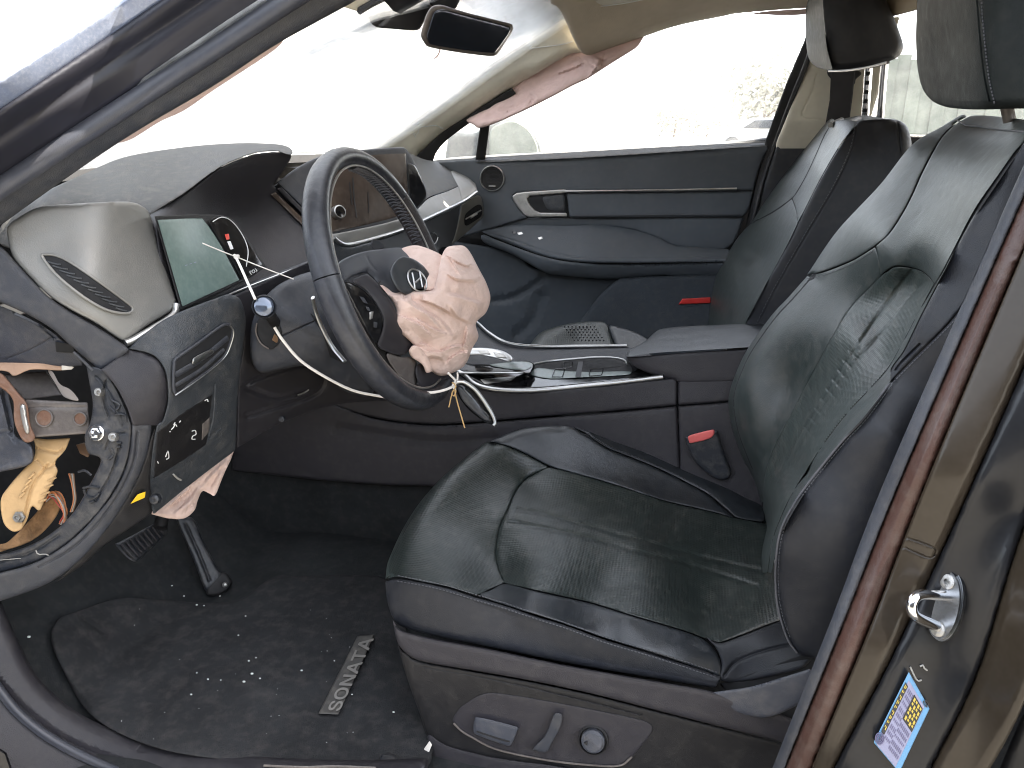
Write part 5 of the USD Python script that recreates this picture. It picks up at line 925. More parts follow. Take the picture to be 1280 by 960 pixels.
# ================================================================== floor mat with its plate
class Ground:
    """The mat's top: flat, then rising towards the pedals."""
    def __init__(s, lift): s.l = lift
    def depth(s, p):
        d = sight(p); lo = np.full(len(d), .2); hi = np.full(len(d), 4.0)
        for _ in range(50):
            m = (lo + hi) / 2; w = EYE + d * m[:, None]; z = FZ + s.l + np.maximum(0, -w[:, 0] - .86) * .95; above = w[:, 2] > z; lo = np.where(above, m, lo); hi = np.where(above, hi, m)
        return (lo + hi) / 2
    def pt(s, p, lift=0.0): p = np.atleast_2d(np.asarray(p, float)); return EYE + sight(p) * (s.depth(p) - lift)[:, None]
G = Ground(.018)
mat = thing('floor_mat', 'dusty black carpet floor mat with a lettered plate', 'floor mat', G.pt([(300, 850)])[0])
pipe(mat, 'carpet_sheet', [(64, 800), (72, 775), (95, 765), (150, 748), (200, 750), (290, 752), (340, 722), (370, 720), (480, 722), (500, 760), (520, 840), (534, 960), (400, 958), (250, 946), (170, 926), (112, 892), (80, 840)], G, 'mat_carpet', step=5, roll=4, back=.012, grooves=[([(62, 805), (70, 830), (90, 862), (110, 888)], 7, .010), ([(130, 792), (100, 766), (160, 752)], 4, .003)],
     bump=lambda p, w: .010 * (meshkit.fbm(w * 9, 4, 8) - .5) + .010 * (meshkit.fbm(w * [3, 6, 3], 3, 3) - .5))
plq = [(396, 893), (432, 797), (468, 793), (438, 893)]
S_pq = Ground(.026)
pl = pipe(mat, 'badge_plate', corners([(398, 892), (447, 795), (468, 793), (423, 893)]), S_pq, 'badge_plate', 'worn grey plate with raised capital letters', step=5, roll=1.5, back=.006)
part(pl, 'lettering', text_on('SONATA', (424, 889), (43, -91), S_pq, 11, .003, rise=(-15, -1)), 'badge_print')
pipe(mat, 'mat_grommet', [(475, 946), (482, 942), (492, 943), (496, 949), (490, 955), (478, 954)], Ground(.028), 'rubber', step=2.5, roll=3, back=.006)
g = np.random.default_rng(9)
cr = thing('glass_crumbs', 'tiny pale crumbs of broken glass scattered over the dark mat', 'glass crumbs', G.pt([(310, 850)])[0], kind='stuff')
ms = []
for (x, y, r) in [(281, 731, 1.6), (36, 796, 2.2), (215, 732, 1.4), (230, 745, 1.4), (246, 756, 1.6), (255, 757, 1.2), (275, 745, 1.2), (307, 770, 1.2), (298, 794, 1.2), (311, 826, 1.3), (320, 822, 1.1), (315, 842, 1.8), (325, 848, 1.2), (305, 852, 1.8), (260, 849, 1.3), (239, 868, 1.3), (246, 841, 1.0), (377, 838, 1.4), (492, 890, 1.4), (276, 850, .9), (440, 868, 1.0), (418, 826, .9)] + [(g.uniform(150, 480), g.uniform(760, 930), g.uniform(.3, .6)) for _ in range(26)]:
    o = Ground(.024).pt([(x, y)])[0]; m = trimesh.creation.icosphere(0, .0011 * r); m.apply_transform(trimesh.transformations.random_rotation_matrix(g.random(3))); ms.append((m.vertices * [1.4, 1, .7] + o, m.faces))
part(cr, 'crumb', joined(*ms), 'glass_bit', smooth=False, kind='stuff')
rail = thing('seat_rail', 'small bright rail end on the floor at the front corner of the driver seat', 'rail', at(531, 945, z=.2))
part(rail, 'rail_end', panel(corners([(530, 936), (537, 926), (540, 931), (527, 962), (524, 958)]), sy((530, 936, -.655), (537, 926, -.655), (526, 960, -.66)), step=3, roll=1, back=.01), 'cord_white')
part(rail, 'rail_track', panel(corners([(531, 950), (560, 950), (620, 975), (528, 985)]), sy((531, 950, -.64), (560, 950, -.62), (528, 985, -.65)), step=5, roll=2, back=.02), 'rubber')

# ================================================================== seats
pseat = thing('car_seat', 'far black leather seat with its headrest pulled up on notched posts', 'car seat', (.2, .37, .2))
S_pb1 = sy((1036, 151, .55), (1014, 176, .60), (975, 226, .625), (939, 277, .635), (917, 305, .635), (895, 345, .63), (885, 400, .62), (1072, 154, .15), (1050, 181, .13), (1027, 220, .12), (1005, 263, .11), (970, 330, .11), (930, 405, .11), (1041, 152, .40), (1008, 218, .36), (991, 247, .36), (950, 320, .36), (905, 400, .36))
pipe(pseat, 'shoulder_panel', [(1036, 150), (1044, 151), (1041, 153), (1031, 167), (1020, 192), (1008, 218), (996, 239), (990, 247), (968, 263), (939, 279), (939, 279), (957, 251), (975, 226), (995, 200), (1014, 176)], S_pb1, 'leather', step=3, roll=2.5, back=.05, soft=[([(939, 279), (957, 251), (975, 226), (995, 200), (1014, 176), (1036, 150)], 9)])
pipe(pseat, 'backrest_core', [(1040, 154), (1070, 156), (1048, 184), (1003, 265), (925, 415), (890, 415), (900, 340), (942, 278), (980, 224), (1018, 176)], Lift(S_pb1, -.012), 'void_black', step=8, roll=1, back=.04)
pipe(pseat, 'upper_panel', [(1043, 152), (1060, 150), (1072, 153), (1069, 157), (1050, 181), (1027, 220), (1005, 263), (997, 278), (997, 278), (995, 262), (991, 248), (991, 248), (998, 238), (1009, 218), (1021, 192), (1032, 168)], S_pb1, 'leather', step=3, roll=2.5, back=.05, soft=[([(1072, 153), (1050, 181), (1027, 220), (1005, 263)], 7)])
pipe(pseat, 'lower_panel', [(938, 280), (938, 280), (968, 265), (990, 249), (990, 249), (995, 264), (997, 279), (997, 279), (985, 304), (970, 332), (945, 378), (925, 418), (925, 418), (886, 418), (886, 418), (886, 395), (890, 365), (897, 340), (917, 305), (928, 290)], S_pb1, 'leather', step=3, roll=2.5, back=.05, soft=[([(938, 280), (917, 305), (897, 340), (886, 395)], 10), ([(997, 279), (970, 332), (945, 378), (925, 418)], 7)])
S_ps = sy((1072, 154, .145), (1050, 181, .125), (1005, 263, .105), (930, 405, .105), (1122, 149, .14), (1137, 185, .12), (1060, 300, .10), (1090, 230, .11), (1137, 300, .12), (1000, 420, .11))
pipe(pseat, 'side_panel', [(1072, 154), (1085, 150), (1105, 149), (1122, 150), (1133, 157), (1138, 170), (1140, 188), (1142, 230), (1142, 330), (1142, 330), (1060, 430), (1060, 430), (920, 428), (920, 428), (945, 379), (970, 333), (986, 304), (1005, 265), (1027, 222), (1050, 183)], S_ps, 'leather_side', step=4, roll=3, back=.08, soft=[([(1122, 150), (1133, 157), (1138, 170), (1140, 188), (1142, 230)], 16), ([(1072, 154), (1050, 183), (1027, 222), (1005, 265), (970, 333)], 5)], grooves=[([(1071, 156), (1066, 182), (1052, 216), (1034, 250), (1010, 290), (970, 360), (945, 410)], 2.2, .003), ([(1121, 150), (1124, 166), (1126, 190)], 2.2, .003)])
part(pseat, 'stitching', stitches([(1071, 156), (1066, 182), (1052, 216), (1034, 250), (1010, 290), (970, 360), (945, 410)], S_ps, 2.2), 'stitch', kind='stuff')
pipe(pseat, 'top_cap', [(1040, 152), (1060, 147), (1080, 144), (1100, 147), (1120, 149), (1120, 149), (1100, 151), (1074, 155), (1056, 155)], sy((1040, 152, .45), (1080, 144, .40), (1120, 149, .16), (1074, 155, .16)), 'leather', step=3, roll=2, back=.03)
for (a, b) in (((1038, 156), (1052, 150)), ((1060, 154), (1074, 149))): part(pseat, 'post_socket', wire([a, ((a[0] + b[0]) / 2, (a[1] + b[1]) / 2), b], sy((1040, 152, .44), (1080, 144, .39), (1120, 149, .15), (1074, 155, .155)), .006, .004), 'silver_panel')
S_h1 = sy((1009, 50, .50), (1031, 50, .262), (1014, 78, .48), (1037, 84, .262), (1010, -25, .48), (1026, -25, .265), (1020, 40, .385))
S_h3 = sy((1031, 50, .262), (1040, 40, .248), (1085, 40, .238), (1127, 45, .25), (1037, 86, .262), (1085, 84, .245), (1026, -25, .265), (1080, -25, .24), (1110, -25, .25))
sm = [(1025, -40), (1028, 5), (1031, 40), (1034, 62), (1041, 88)]
ph = pipe(pseat, 'headrest', [(1008, -40), (1008, -40), (1007, 10), (1007, 40), (1010, 70), (1018, 82), (1030, 87), (1041, 88), (1041, 88)] + sm[::-1][1:] + [sm[0]], S_h1, 'headrest_leather', step=3, roll=2.5, back=.10, soft=[([(1008, -40), (1007, 10), (1007, 40), (1010, 70)], 12), ([(1010, 70), (1018, 82), (1030, 87)], 7)], smooth=60)
part(ph, 'headrest_side', panel([sm[0], sm[0]] + sm[1:] + [(1041, 88), (1060, 87), (1079, 84), (1100, 80), (1118, 74), (1127, 66), (1129, 56), (1125, 42), (1116, 18), (1104, -10), (1095, -40), (1095, -40)], S_h3, step=3, roll=2.5, back=.10, soft=[([(1118, 74), (1129, 56), (1125, 42), (1104, -10), (1095, -40)], 14), ([(1050, 88), (1079, 84), (1118, 74)], 10)]), 'leather_side', smooth=60)
part(ph, 'bottom_plate', wire([(1036, 89), (1060, 88), (1086, 84), (1110, 78)], S_h1, .0022, .0), 'grey_metal')
S_p1 = sy((1085, 82, .41), (1079, 145, .42), (1091, 82, .41)); S_p2 = sy((1105, 77, .30), (1100, 148, .31), (1110, 77, .30))
po = part(ph, 'headrest_post', wire([(1086, 78), (1084, 112), (1081, 150)], S_p1, .0085, 0, n=14), 'chrome')
for k in range(5): part(ph, 'notch', wire([(1082 - k * .9, 92 + 11.5 * k), (1087 - k * .9, 92 + 11.5 * k)], S_p1, .0042, .007), 'void_black')
part(ph, 'headrest_post', wire([(1106, 74), (1103, 112), (1100, 150)], S_p2, .0075, 0, n=14), 'chrome')
# cushion
S_pc = sy((663, 432, .28), (705, 404, .33), (755, 402, .33), (769, 432, .26), (720, 418, .31))
pipe(pseat, 'cushion', [(655, 440), (663, 430), (671, 420), (681, 413), (705, 406), (729, 402), (752, 402), (759, 406), (764, 417), (769, 432), (770, 445), (770, 445), (655, 445)], S_pc, 'leather_perforated', step=3, roll=5, back=.10, soft=[([(663, 430), (681, 413), (705, 406), (729, 402)], 12)])
for i in range(8):
    for j in range(6):
        x, y = 707 + i * 3.4 + j * 3.2, 408 + j * 3.3 + (i % 2) * 1.2
        if x < 757 - max(0, 3 - j) * 2: pass
dots = [lathe(S_pc.pt([(706 + i * 4.6 + j * 2.4, 408.5 + j * 3.4)], .0008)[0], -fwd, [(-.002, .0022), (.0003, .0020), (.0006, .0008)], 6) for i in range(9) for j in range(6) if 706 + i * 4.6 + j * 2.4 < 752 + j * 2]
part(pseat, 'perforations', joined(*dots), 'void_black', kind='stuff')
S_pc2 = sy((762, 406, .30), (785, 413, .27), (812, 425, .22), (769, 432, .24))
pipe(pseat, 'cushion_bolster', [(761, 408), (770, 408), (785, 412), (800, 418), (814, 428), (820, 440), (820, 440), (772, 440), (772, 440), (766, 424)], S_pc2, 'leather_smooth', step=3, roll=5, back=.10)

dseat = thing('car_seat', 'near black leather power seat filling the foreground', 'car seat', (.0, -.37, .2))
S_b = sy((1201, 146, -.20), (1176, 160, -.18), (1140, 182, -.17), (1090, 236, -.165), (1047, 288, -.16), (1009, 344, -.16), (963, 396, -.16), (934, 437, -.16), (912, 490, -.165), (917, 542, -.17), (930, 575, -.175), (951, 625, -.185), (958, 660, -.21),
         (1105, 300, -.36), (1060, 325, -.26), (1160, 215, -.30), (1250, 160, -.37), (1262, 190, -.56), (1215, 255, -.57), (1122, 333, -.40), (1075, 430, -.40), (1010, 540, -.385), (965, 650, -.37), (955, 720, -.39), (1063, 383, -.30), (1005, 487, -.27), (965, 575, -.27),
         (1199, 300, -.60), (1172, 354, -.61), (1113, 479, -.625), (1026, 583, -.625), (990, 632, -.625), (976, 662, -.62), (968, 700, -.60), (1165, 354, -.52), (1110, 460, -.53), (1010, 590, -.53), (975, 650, -.54), smooth=1e-5)
sideL = [(1201, 145), (1176, 159), (1140, 181), (1100, 231), (1047, 288), (1009, 343)]
pipe(dseat, 'shoulder_panel', [(1201, 144), (1208, 146), (1197, 152), (1187, 160), (1179, 168), (1165, 190), (1151, 217), (1138, 246), (1125, 270), (1110, 292), (1093, 307), (1070, 322), (1050, 331), (1028, 339), (1009, 343), (1009, 343)] + sideL[::-1][1:-1], S_b, 'leather', step=3.5, roll=2.5, back=.06, soft=[(sideL, 15)])
pipe(dseat, 'backrest_core', [(1203, 152), (1203, 152)] + [(x + 4, y + 3) for x, y in sideL[1:]] + [(x + 6, y) for x, y in [(985, 372), (963, 396), (934, 437), (920, 466), (912, 490), (911, 510), (917, 542), (930, 577), (951, 628)]] + [(964, 712), (964, 712), (978, 664), (1028, 585), (1114, 479), (1132, 438), (1200, 302), (1280, 180), (1280, 180), (1280, 152), (1280, 152)], Lift(S_b, -.012), 'void_black', step=10, roll=1, back=.05)
upper = [(1203, 150), (1225, 144), (1285, 150), (1285, 150), (1280, 175), (1268, 190), (1248, 218), (1219, 260), (1195, 305), (1178, 338), (1168, 354), (1168, 354), (1160, 344), (1147, 336), (1122, 332), (1110, 337), (1101, 344), (1101, 344), (1099, 325), (1095, 308), (1095, 308), (1112, 292), (1127, 270), (1140, 246), (1153, 217), (1167, 190), (1181, 168)]
pipe(dseat, 'upper_panel', upper, S_b, 'leather', step=3.5, roll=2.5, back=.06)
part(dseat, 'neck_seam', wire([(1197, 150), (1206, 156), (1222, 158), (1250, 162), (1285, 165)], S_b, .0012, .001), 'stitch')
sideF = [(1009, 345), (985, 372), (963, 396), (934, 437), (920, 466), (912, 490), (911, 510), (917, 542), (930, 577), (940, 602), (951, 628)]
ins_l = [(1101, 345), (1084, 362), (1063, 384), (1050, 404), (1038, 425), (1022, 455), (1005, 487), (988, 520), (972, 551), (960, 580), (955, 602), (954, 628)]
pipe(dseat, 'inner_bolster', sideF[:1] + sideF + [sideF[-1], ins_l[-1]] + ins_l[::-1] + [(1101, 345), (1099, 326), (1094, 309), (1094, 309), (1070, 324), (1050, 333), (1028, 341)], S_b, 'leather', step=3.5, roll=2.5, back=.06, soft=[(sideF, 26)])
ins_r = [(1168, 355), (1150, 388), (1130, 426), (1109, 462), (1084, 490), (1059, 517), (1030, 555), (1006, 592), (990, 618), (976, 648), (966, 676), (960, 716)]
pipe(dseat, 'centre_insert', ins_l[:1] + [(1110, 339), (1122, 333), (1147, 337), (1160, 345), (1168, 355), (1168, 355)] + ins_r[1:] + [ins_r[-1], (950, 716), (950, 716), (953, 660)] + ins_l[::-1][:-1], S_b, 'leather_perforated', step=3.5, roll=3.5, back=.06,
     grooves=[([(1142, 336), (1130, 350), (1105, 384), (1080, 421), (1050, 466), (1022, 512), (1000, 545), (985, 575)], 4, .005), ([(1160, 350), (1140, 368), (1113, 404), (1090, 430), (1067, 454), (1042, 490), (1018, 528), (998, 566)], 4, .005)]
     + [([(1010 + 7 * k - 4, 540 - 12 * k - 6), (1010 + 7 * k + 6, 540 - 12 * k + 5)], 3.2, .003) for k in range(9)])
near = [(1282, 172), (1270, 192), (1250, 220), (1221, 262), (1199, 300), (1185, 330), (1172, 354), (1150, 396), (1130, 437), (1114, 460), (1112, 478), (1080, 521), (1053, 550), (1026, 583), (1008, 606), (992, 630), (976, 662), (970, 690), (964, 716)]
pipe(dseat, 'outer_bolster_front', [(1284, 176), (1270, 194)] + near[2:] + [near[-1], ins_r[-1]] + ins_r[::-1][:-1] + [(1170, 355), (1180, 338), (1197, 305), (1221, 260), (1250, 218), (1268, 192), (1284, 174)], S_b, 'leather', step=3, roll=2, back=.06)
S_bs = sy((1250, 222, -.595), (1199, 300, -.605), (1172, 354, -.615), (1113, 479, -.63), (1026, 583, -.632), (992, 630, -.632), (970, 696, -.63), (964, 716, -.62), (985, 800, -.625), (1015, 815, -.63), (1050, 650, -.662), (1115, 540, -.662), (1240, 320, -.635), (1182, 420, -.645), (1300, 250, -.61), (1100, 690, -.655), (1180, 520, -.64), (1140, 680, -.625))
jog = [(1112, 478), (1140, 450), (1182, 408), (1225, 360), (1260, 320)]
pipe(dseat, 'upper_side_panel', [(1300, 170), (1284, 174), (1270, 194), (1250, 222), (1221, 264), (1200, 301), (1186, 331), (1173, 355), (1151, 397), (1131, 438), (1115, 461), (1113, 477), (1113, 477), (1140, 449), (1182, 407), (1225, 359), (1300, 300), (1300, 300)], S_bs, 'leather_side', step=4, roll=3, back=.08, soft=[([(1250, 222), (1200, 301), (1151, 397), (1115, 461)], 9)], grooves=[([(1120, 462), (1128, 452), (1150, 430)], 2.5, .004)])
lowr = [(1112, 479), (1081, 521), (1054, 550), (1026, 584), (1008, 607), (992, 631), (976, 663), (970, 700), (970, 740), (975, 770), (985, 800), (996, 816), (1012, 822)]
pipe(dseat, 'lower_side_panel', [(1112, 479)] + lowr + [(1030, 824), (1030, 824), (1090, 760), (1150, 640), (1260, 400), (1300, 302), (1300, 302), (1225, 361), (1182, 409), (1140, 451), (1112, 479)], S_bs, 'leather_side', step=4, roll=3, back=.10, soft=[(lowr, 11)])
part(dseat, 'piping', wire(lowr[:-1], S_bs, .0013, .0), 'stitch')
part(dseat, 'stitching', stitches(lowr[:-2], S_bs, -3.4), 'stitch', kind='stuff')
part(dseat, 'stitching', stitches(jog, S_bs, 3.0), 'stitch', kind='stuff')
part(dseat, 'stitching', stitches([(1009, 347), (1028, 343), (1050, 335), (1070, 326), (1090, 313)], S_b, 1.5), 'stitch', kind='stuff')
# headrest
S_h2 = sy((1146, 30, -.24), (1150, 100, -.24), (1180, 60, -.345), (1222, 60, -.485), (1180, 125, -.34), (1226, 130, -.485), (1250, 60, -.51), (1290, 60, -.515), (1320, 60, -.50), (1250, 128, -.505), (1300, 130, -.51), (1148, -60, -.24), (1220, -60, -.485), (1300, -60, -.50))
dh = pipe(dseat, 'headrest', [(1148, -70), (1148, -70), (1146, 0), (1145, 50), (1147, 85), (1153, 110), (1164, 125), (1180, 133), (1200, 136), (1226, 137), (1260, 136), (1300, 134), (1345, 120), (1360, 40), (1340, -70), (1340, -70)], S_h2, 'headrest_leather', step=3.5, roll=10, back=.10, soft=[([(1146, 0), (1145, 50), (1147, 85), (1153, 110)], 20), ([(1180, 133), (1226, 137), (1300, 134)], 14)], grooves=[([(1219, -60), (1222, 0), (1227, 60), (1232, 100), (1240, 136)], 2.2, .003)])
part(dh, 'stitching', stitches([(1219, -60), (1222, 0), (1227, 60), (1232, 100), (1239, 132)], S_h2, -4.5, r=.0008), 'stitch', kind='stuff')
part(dh, 'headrest_post', tube([at(1258, 130, y=-.40), at(1262, 152, y=-.40)], .007, 12), 'grey_metal')
part(dh, 'post_sleeve', lathe(at(1260, 146, y=-.40), (0, 0, 1), [(-.012, .013), (.004, .012), (.006, .008)], 20), 'black_plastic')
# cushion
S_c = sy((560, 735, -.60), (760, 800, -.605), (890, 843, -.605), (497, 722, -.585), (660, 737, -.575), (780, 768, -.575), (862, 792, -.575), (630, 722, -.50), (760, 732, -.485), (880, 772, -.49), (905, 803, -.565), (640, 645, -.365), (800, 680, -.37), (950, 720, -.37), (660, 600, -.24), (690, 583, -.215), (760, 604, -.215), (835, 628, -.215), (915, 648, -.215),
         (675, 534, -.175), (715, 533, -.165), (760, 549, -.16), (835, 587, -.158), (910, 611, -.158), (952, 632, -.165), (610, 552, -.21), (580, 575, -.28), (540, 610, -.36), (510, 650, -.44), (490, 690, -.52), (482, 718, -.57), (570, 660, -.42), (600, 610, -.31), smooth=1e-5)
ft = [(482, 724), (484, 706), (490, 690), (499, 670), (510, 650), (524, 629), (540, 610), (558, 592), (580, 574), (594, 563), (610, 552)]
gr = [(628, 556), (655, 566), (685, 583)]
uo = [(685, 584), (668, 592), (655, 601), (643, 617), (635, 636), (627, 653), (622, 671), (620, 695), (624, 712), (630, 726)]
pipe(dseat, 'cushion_front', [(482, 724)] + ft + [(628, 556), (655, 567), (683, 582)] + uo + [(630, 728), (612, 736), (595, 743), (560, 733), (530, 727), (497, 721)], S_c, 'leather_perforated', step=3.5, roll=3, back=.06, soft=[(ft, 24), (uo[1:], 6)])
pipe(dseat, 'cushion_core', [(486, 722), (505, 665), (545, 612), (612, 556), (675, 537), (715, 537), (835, 581), (950, 634), (950, 634), (960, 690), (1000, 815), (1000, 815), (895, 840), (660, 762), (498, 722)], Lift(S_c, -.014), 'void_black', step=10, roll=1, back=.05)
ch1 = [(645, 637), (680, 642), (727, 655), (800, 675), (860, 692), (950, 713)]; ch2 = [(635, 653), (680, 660), (727, 670), (800, 690), (860, 705), (945, 732)]
pipe(dseat, 'cushion_centre', uo[:1] + uo + [(630, 728), (660, 735), (700, 744), (740, 753), (785, 767), (830, 780), (862, 790), (880, 797), (900, 803), (900, 803), (930, 792), (960, 780), (985, 772), (985, 772), (985, 740), (965, 690), (958, 655), (958, 655), (920, 648), (880, 638), (835, 628), (800, 616), (760, 604), (720, 592)], S_c, 'leather_perforated', step=3.5, roll=3, back=.06, soft=[(uo[1:-1], 7)], grooves=[(ch1, 5, .004), (ch2, 5, .004)])
pipe(dseat, 'corner_flap', [(884, 797), (900, 804), (930, 794), (985, 774), (1000, 780), (1018, 822), (1018, 822), (1000, 836), (960, 846), (925, 852), (900, 850), (902, 830), (896, 812)], sy((884, 797, -.575), (985, 774, -.55), (1018, 822, -.60), (920, 848, -.60), (905, 850, -.605), (950, 810, -.585)), 'leather_side', step=4, roll=4, back=.04, grooves=[([(905, 845), (920, 828), (950, 815), (1010, 800)], 3, .003)])
fb = [(612, 552), (625, 546), (640, 540), (657, 535), (675, 533), (697, 532)]
pipe(dseat, 'far_bolster', [(612, 552)] + fb + [(716, 534), (716, 534), (736, 546), (760, 561), (798, 576), (835, 592), (862, 606), (885, 619), (902, 634), (917, 647), (917, 647), (880, 637), (835, 627), (797, 615), (760, 603), (720, 592), (686, 582), (655, 566), (630, 556)], S_c, 'leather_smooth', step=3.5, roll=2.5, back=.06, soft=[(fb, 10)])
fe = [(718, 534), (738, 540), (760, 549), (785, 558), (810, 567), (835, 577), (860, 587), (885, 598), (910, 610), (930, 620), (952, 632)]
pipe(dseat, 'far_bolster_top', fe[:1] + fe + [(956, 650), (956, 652), (935, 650), (919, 646), (919, 646), (904, 633), (886, 618), (862, 605), (835, 591), (798, 575), (760, 560), (737, 545)], S_c, 'leather_smooth', step=3, roll=2.5, back=.06, soft=[(fe, 14)])
part(dseat, 'stitching', stitches([(720, 537), (740, 548), (760, 560), (798, 575), (835, 591), (862, 605), (885, 618), (902, 633), (916, 645)], S_c, -2.6), 'stitch', kind='stuff')
nb = [(497, 723), (530, 729), (560, 736), (595, 747), (630, 757), (660, 767), (710, 783), (760, 801), (830, 822), (896, 844)]
pipe(dseat, 'near_bolster', [(600, 744), (613, 738), (632, 730), (660, 737), (700, 746), (740, 755), (785, 769), (830, 782), (862, 792), (880, 800), (894, 814), (901, 830), (900, 842), (893, 843), (830, 820), (760, 799), (710, 781), (660, 765), (625, 754)], S_c, 'leather_smooth', step=3, roll=3, back=.06, soft=[([(632, 730), (700, 746), (785, 769), (862, 792)], 5)], bump=lambda p, w: .0022 * (np.abs(meshkit.fbm(w * [55, 12, 12], 3, 4) - .5) * 2) * np.clip((p[:, 0] - 640) / 60, 0, 1))
S_cs2 = sy((483, 726, -.59), (497, 724, -.603), (660, 768, -.622), (893, 846, -.625), (486, 760, -.605), (497, 784, -.61), (610, 807, -.635), (890, 858, -.632), (760, 830, -.635))
pipe(dseat, 'cushion_side', [(482, 727), (482, 727), (497, 724)] + nb[1:] + [(901, 846), (897, 855), (888, 859), (840, 851), (760, 838), (680, 823), (610, 808), (550, 796), (515, 787), (497, 780), (488, 765), (483, 745)], S_cs2, 'leather_side', step=3.5, roll=3, back=.08, soft=[([(497, 724), (560, 736), (660, 767), (760, 801), (896, 844)], 5), ([(888, 859), (760, 838), (610, 808), (515, 787), (488, 765), (483, 745)], 8)])
part(dseat, 'stitching', stitches(nb, S_cs2, 3.2, r=.0007), 'stitch', kind='stuff')
part(dseat, 'stitching', stitches(nb, S_cs2, -3.4, r=.0007, lift=.003), 'stitch', kind='stuff')
S_v = sy((495, 788, -.625), (600, 818, -.645), (760, 850, -.65), (1000, 905, -.65), (545, 925, -.635), (760, 960, -.645), (980, 955, -.64), (510, 850, -.63))
vt = [(491, 775), (500, 787), (515, 792), (550, 800), (610, 811), (680, 826), (760, 841), (840, 855), (888, 864), (940, 880), (1000, 902)]
vb_ = [(496, 800), (505, 814), (525, 826), (580, 836), (660, 850), (740, 867), (810, 885), (880, 903), (985, 930)]
pipe(dseat, 'valance_lip', vt[:1] + vt + [vt[-1], vb_[-1]] + vb_[::-1], Lift(S_v, .008), 'side_plastic', 'rounded upper lip of the seat side cover', step=4, roll=5, back=.06, soft=[(vt, 7)])
pipe(dseat, 'side_cover', [(497, 803), (506, 816), (526, 828), (580, 838), (660, 852), (740, 869), (810, 887), (880, 905), (985, 932), (1010, 940), (1010, 1010), (1010, 1010), (800, 985), (700, 965), (625, 955), (560, 938), (537, 924), (524, 890), (508, 845)], S_v, 'black_plastic', step=5, roll=4, back=.08, soft=[([(497, 803), (508, 845), (524, 890), (537, 924)], 10)], grooves=[([(530, 834), (600, 846), (700, 868), (800, 893)], 1.6, .002)])
pipe(dseat, 'cover_lower_edge', [(535, 918), (560, 932), (625, 948), (700, 958), (800, 980), (820, 1005), (700, 1000), (600, 985), (545, 955)], Lift(S_v, .010), 'side_plastic', step=5, roll=5, back=.06)
ins = [(567, 904), (571, 890), (584, 878), (610, 866), (660, 872), (727, 884), (780, 895), (808, 902), (816, 912), (806, 927), (790, 946), (774, 957), (735, 956), (683, 950), (622, 937), (589, 921)]
ib = pipe(dseat, 'switch_recess', ins, Lift(S_v, .002), 'side_plastic', step=4, roll=2.5, back=.005)
part(ib, 'recess_edge', wire([(567, 904), (576, 913), (589, 921), (622, 937), (683, 950), (735, 956), (774, 957), (790, 946)], S_v, .0014, .004), 'grey_metal')
part(ib, 'seat_switch', panel([(593, 900), (600, 897), (644, 908), (647, 913), (640, 929), (633, 932), (597, 919), (592, 914)], Lift(S_v, .014), step=3, roll=3.5, back=.014), 'dark_duct', label='wide sliding seat switch')
part(ib, 'switch_line', wire([(596, 914), (620, 922), (637, 927)], S_v, .0012, .0145), 'black_plastic')
part(ib, 'seat_switch', panel([(692, 894), (697, 891), (703, 895), (700, 910), (690, 928), (683, 940), (668, 938), (667, 935), (682, 918)], Lift(S_v, .013), step=2.5, roll=2.5, back=.013), 'trim_plastic', label='slim upright seat switch')
kc = S_v.pt([(742, 923)], .004)[0]; kx = -fwd * .9 - rgt * .2; kx /= np.linalg.norm(kx)
kn_ = part(ib, 'lumbar_knob', lathe(kc, kx, [(-.004, .0205), (.005, .0200), (.007, .0180), (.004, .0165), (.004, .0160)], 32), 'black_plastic', label='round lumbar knob')
part(ib, 'knob_cap', lathe(kc + kx * .004, kx, [(-.002, .0158), (.006, .0152), (.0085, .012), (.0075, .004)], 32), 'dark_duct')
for s_ in (-1, 1): part(ib, 'knob_mark', lathe(kc + kx * .0115 + rgt * .0085 * s_ - upv * .001, kx, [(-.002, .0032), (.0006, .003), (.0012, .001)], 3), 'black_plastic')
S_hg = sy((890, 862, -.655), (1008, 838, -.67), (1006, 872, -.67), (950, 893, -.66))
pipe(dseat, 'hinge_cover', [(884, 868), (900, 864), (940, 858), (980, 846), (1012, 836), (1012, 836), (1030, 860), (1030, 860), (1000, 880), (960, 897), (930, 893), (905, 884)], S_hg, 'dark_duct', 'grey plastic hinge cover at the rear of the seat base', step=4, roll=4, back=.04)
pipe(dseat, 'hinge_gap', corners([(900, 855), (1020, 812), (1020, 930), (960, 920)]), sy((900, 855, -.60), (1020, 812, -.60), (960, 920, -.60)), 'void_black', step=8, roll=2, back=.03)

# seat belts
S_bu = sy((858, 548, -.155), (894, 540, -.155), (888, 580, -.155), (911, 592, -.155))
bu = thing('seat_belt_buckle', 'driver belt buckle with a red button beside the console', 'buckle', S_bu.pt([(885, 560)])[0])
pipe(bu, 'buckle_body', [(857, 550), (860, 546), (893, 538), (898, 542), (905, 565), (914, 592), (900, 600), (880, 588), (866, 572)], S_bu, 'rubber', step=3, roll=4, back=.03)
pipe(bu, 'release_button', [(860, 546), (866, 543), (888, 537.5), (893, 538), (892, 544), (885, 549), (864, 554), (861, 551)], Lift(S_bu, .004), 'pink_red', step=2.5, roll=2, back=.008)
S_sb = sy((1038, 88, .585), (1069, 92, .575), (1035, 152, .60), (1062, 142, .59))
sbp = thing('seat_belt', 'dark seat belt hanging down the beige far centre pillar', 'seat belt', S_sb.pt([(1050, 150)])[0])
pipe(sbp, 'webbing', corners([(1039, 80), (1070, 80), (1066, 120), (1060, 165), (1030, 165), (1037, 125)]), S_sb, 'belt_webbing', step=4, roll=1.5, back=.003)
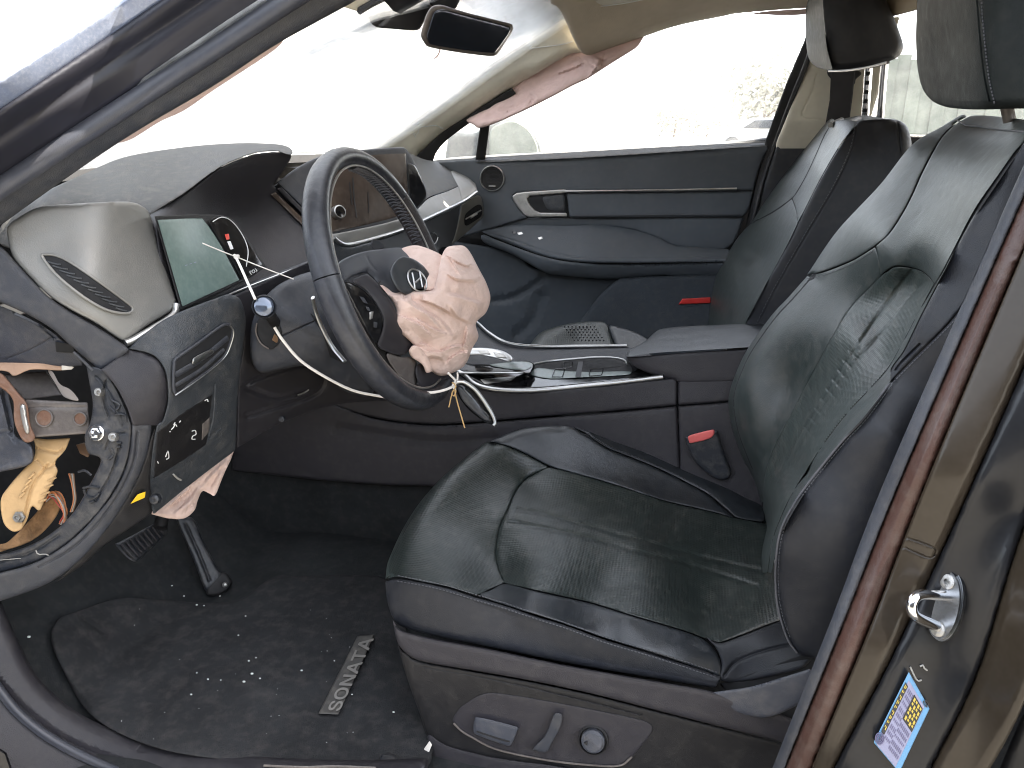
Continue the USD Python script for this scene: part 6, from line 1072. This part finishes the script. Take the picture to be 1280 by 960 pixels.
pipe(sbp, 'belt_guide', [(1034, 92), (1038, 86), (1070, 88), (1077, 92), (1070, 99), (1066, 106), (1042, 104), (1038, 98)], Lift(S_sb, -.004), 'black_plastic', step=3, roll=2, back=.008)

# ================================================================== rear-view mirror and sun visors
S_mi = sy((533, 48, -.10), (640, 32, .09), (616, 69, .06), (548, 8, -.09))
rm = thing('rear_view_mirror', 'dark interior mirror hanging at the top of the windscreen', 'mirror', S_mi.pt([(585, 35)])[0])
hsg = [(548, 6), (556, 7), (568, 11), (600, 20), (636, 29), (641, 33), (640, 40), (632, 52), (624, 65), (617, 70), (600, 69), (570, 65), (537, 59), (530, 53), (526, 45), (527, 38), (533, 18), (540, 8)]
pipe(rm, 'housing', hsg, Lift(S_mi, -.004), 'grey_metal', step=3, roll=5, back=.03)
pipe(rm, 'mirror_pane', [(550, 12), (556, 12), (568, 15), (600, 23), (634, 32), (638, 35), (636, 42), (621, 63), (616, 66), (600, 65), (570, 61), (540, 56), (535, 50), (534, 44), (541, 20), (545, 14)], Lift(S_mi, .003), 'mirror_glass', step=3, roll=2, back=.004)
S_ms = sy((456, 17, -.10), (520, 37, -.02), (500, -20, -.06), (570, -20, .02), (470, 34, -.10))
pipe(rm, 'sensor_housing', [(430, -20), (430, -20), (452, 12), (456, 18), (463, 28), (471, 34), (490, 36), (519, 38), (527, 33), (534, 18), (545, 6), (572, 6), (575, -20), (575, -20)], Lift(S_ms, -.03), 'black_plastic', step=4, roll=3, back=.05, grooves=[([(471, 33), (490, 18), (520, 2), (540, -10)], 4, .004)])
pipe(rm, 'mirror_stem', [(536, -10), (536, -10), (538, 6), (550, 10), (566, 12), (572, 6), (570, -10), (570, -10)], Lift(S_ms, -.01), 'void_black', step=3, roll=3, back=.03)
part(rm, 'hanging_wire', wire([(550, 61), (549, 66), (546, 71), (543, 73)], S_mi, .0012, -.01), 'curtain_fabric')
for ln in ([(612, -10), (608, 4), (604, 14)], [(660, -10), (645, 8), (632, 24)]): part(rm, 'aerial_wire', wire(ln, Lift(S_ms, -.2), .0008, 0), 'grey_wire')
S_v1 = sy((726, -5, .42), (741, 8, .44), (810, -5, .42), (760, -40, .25), (830, -40, .25))
vz = thing('sun_visor', 'folded beige sun visor against the roof lining above the far window', 'sun visor', S_v1.pt([(760, -10)])[0])
pipe(vz, 'visor_panel', [(716, -45), (716, -45), (722, -8), (730, 3), (742, 8), (775, 5), (812, -2), (850, -10), (860, -45), (860, -45)], Lift(S_v1, .004), 'beige_trim', step=4, roll=4, back=.012)
part(vz, 'visor_piping', wire([(718, -30), (723, -7), (731, 3), (742, 8), (775, 5), (812, -2)], S_v1, .0012, .006), 'white_print')
S_v2 = sy((432, 8, -.45), (450, 14, -.42), (470, -20, -.40))
vn_ = thing('sun_visor', 'sliver of the near sun visor edge beside the mirror housing', 'sun visor', S_v2.pt([(445, 0)])[0])
pipe(vn_, 'visor_panel', [(418, 8), (430, 9), (450, 14), (462, 6), (500, -14), (500, -14), (430, -20), (430, -20)], S_v2, 'beige_trim', step=4, roll=3, back=.012)
part(vn_, 'visor_bar', wire([(449, 14), (466, 4), (500, -12)], S_v2, .0045, .004), 'trim_plastic')
print('prims', sum(count.values()))
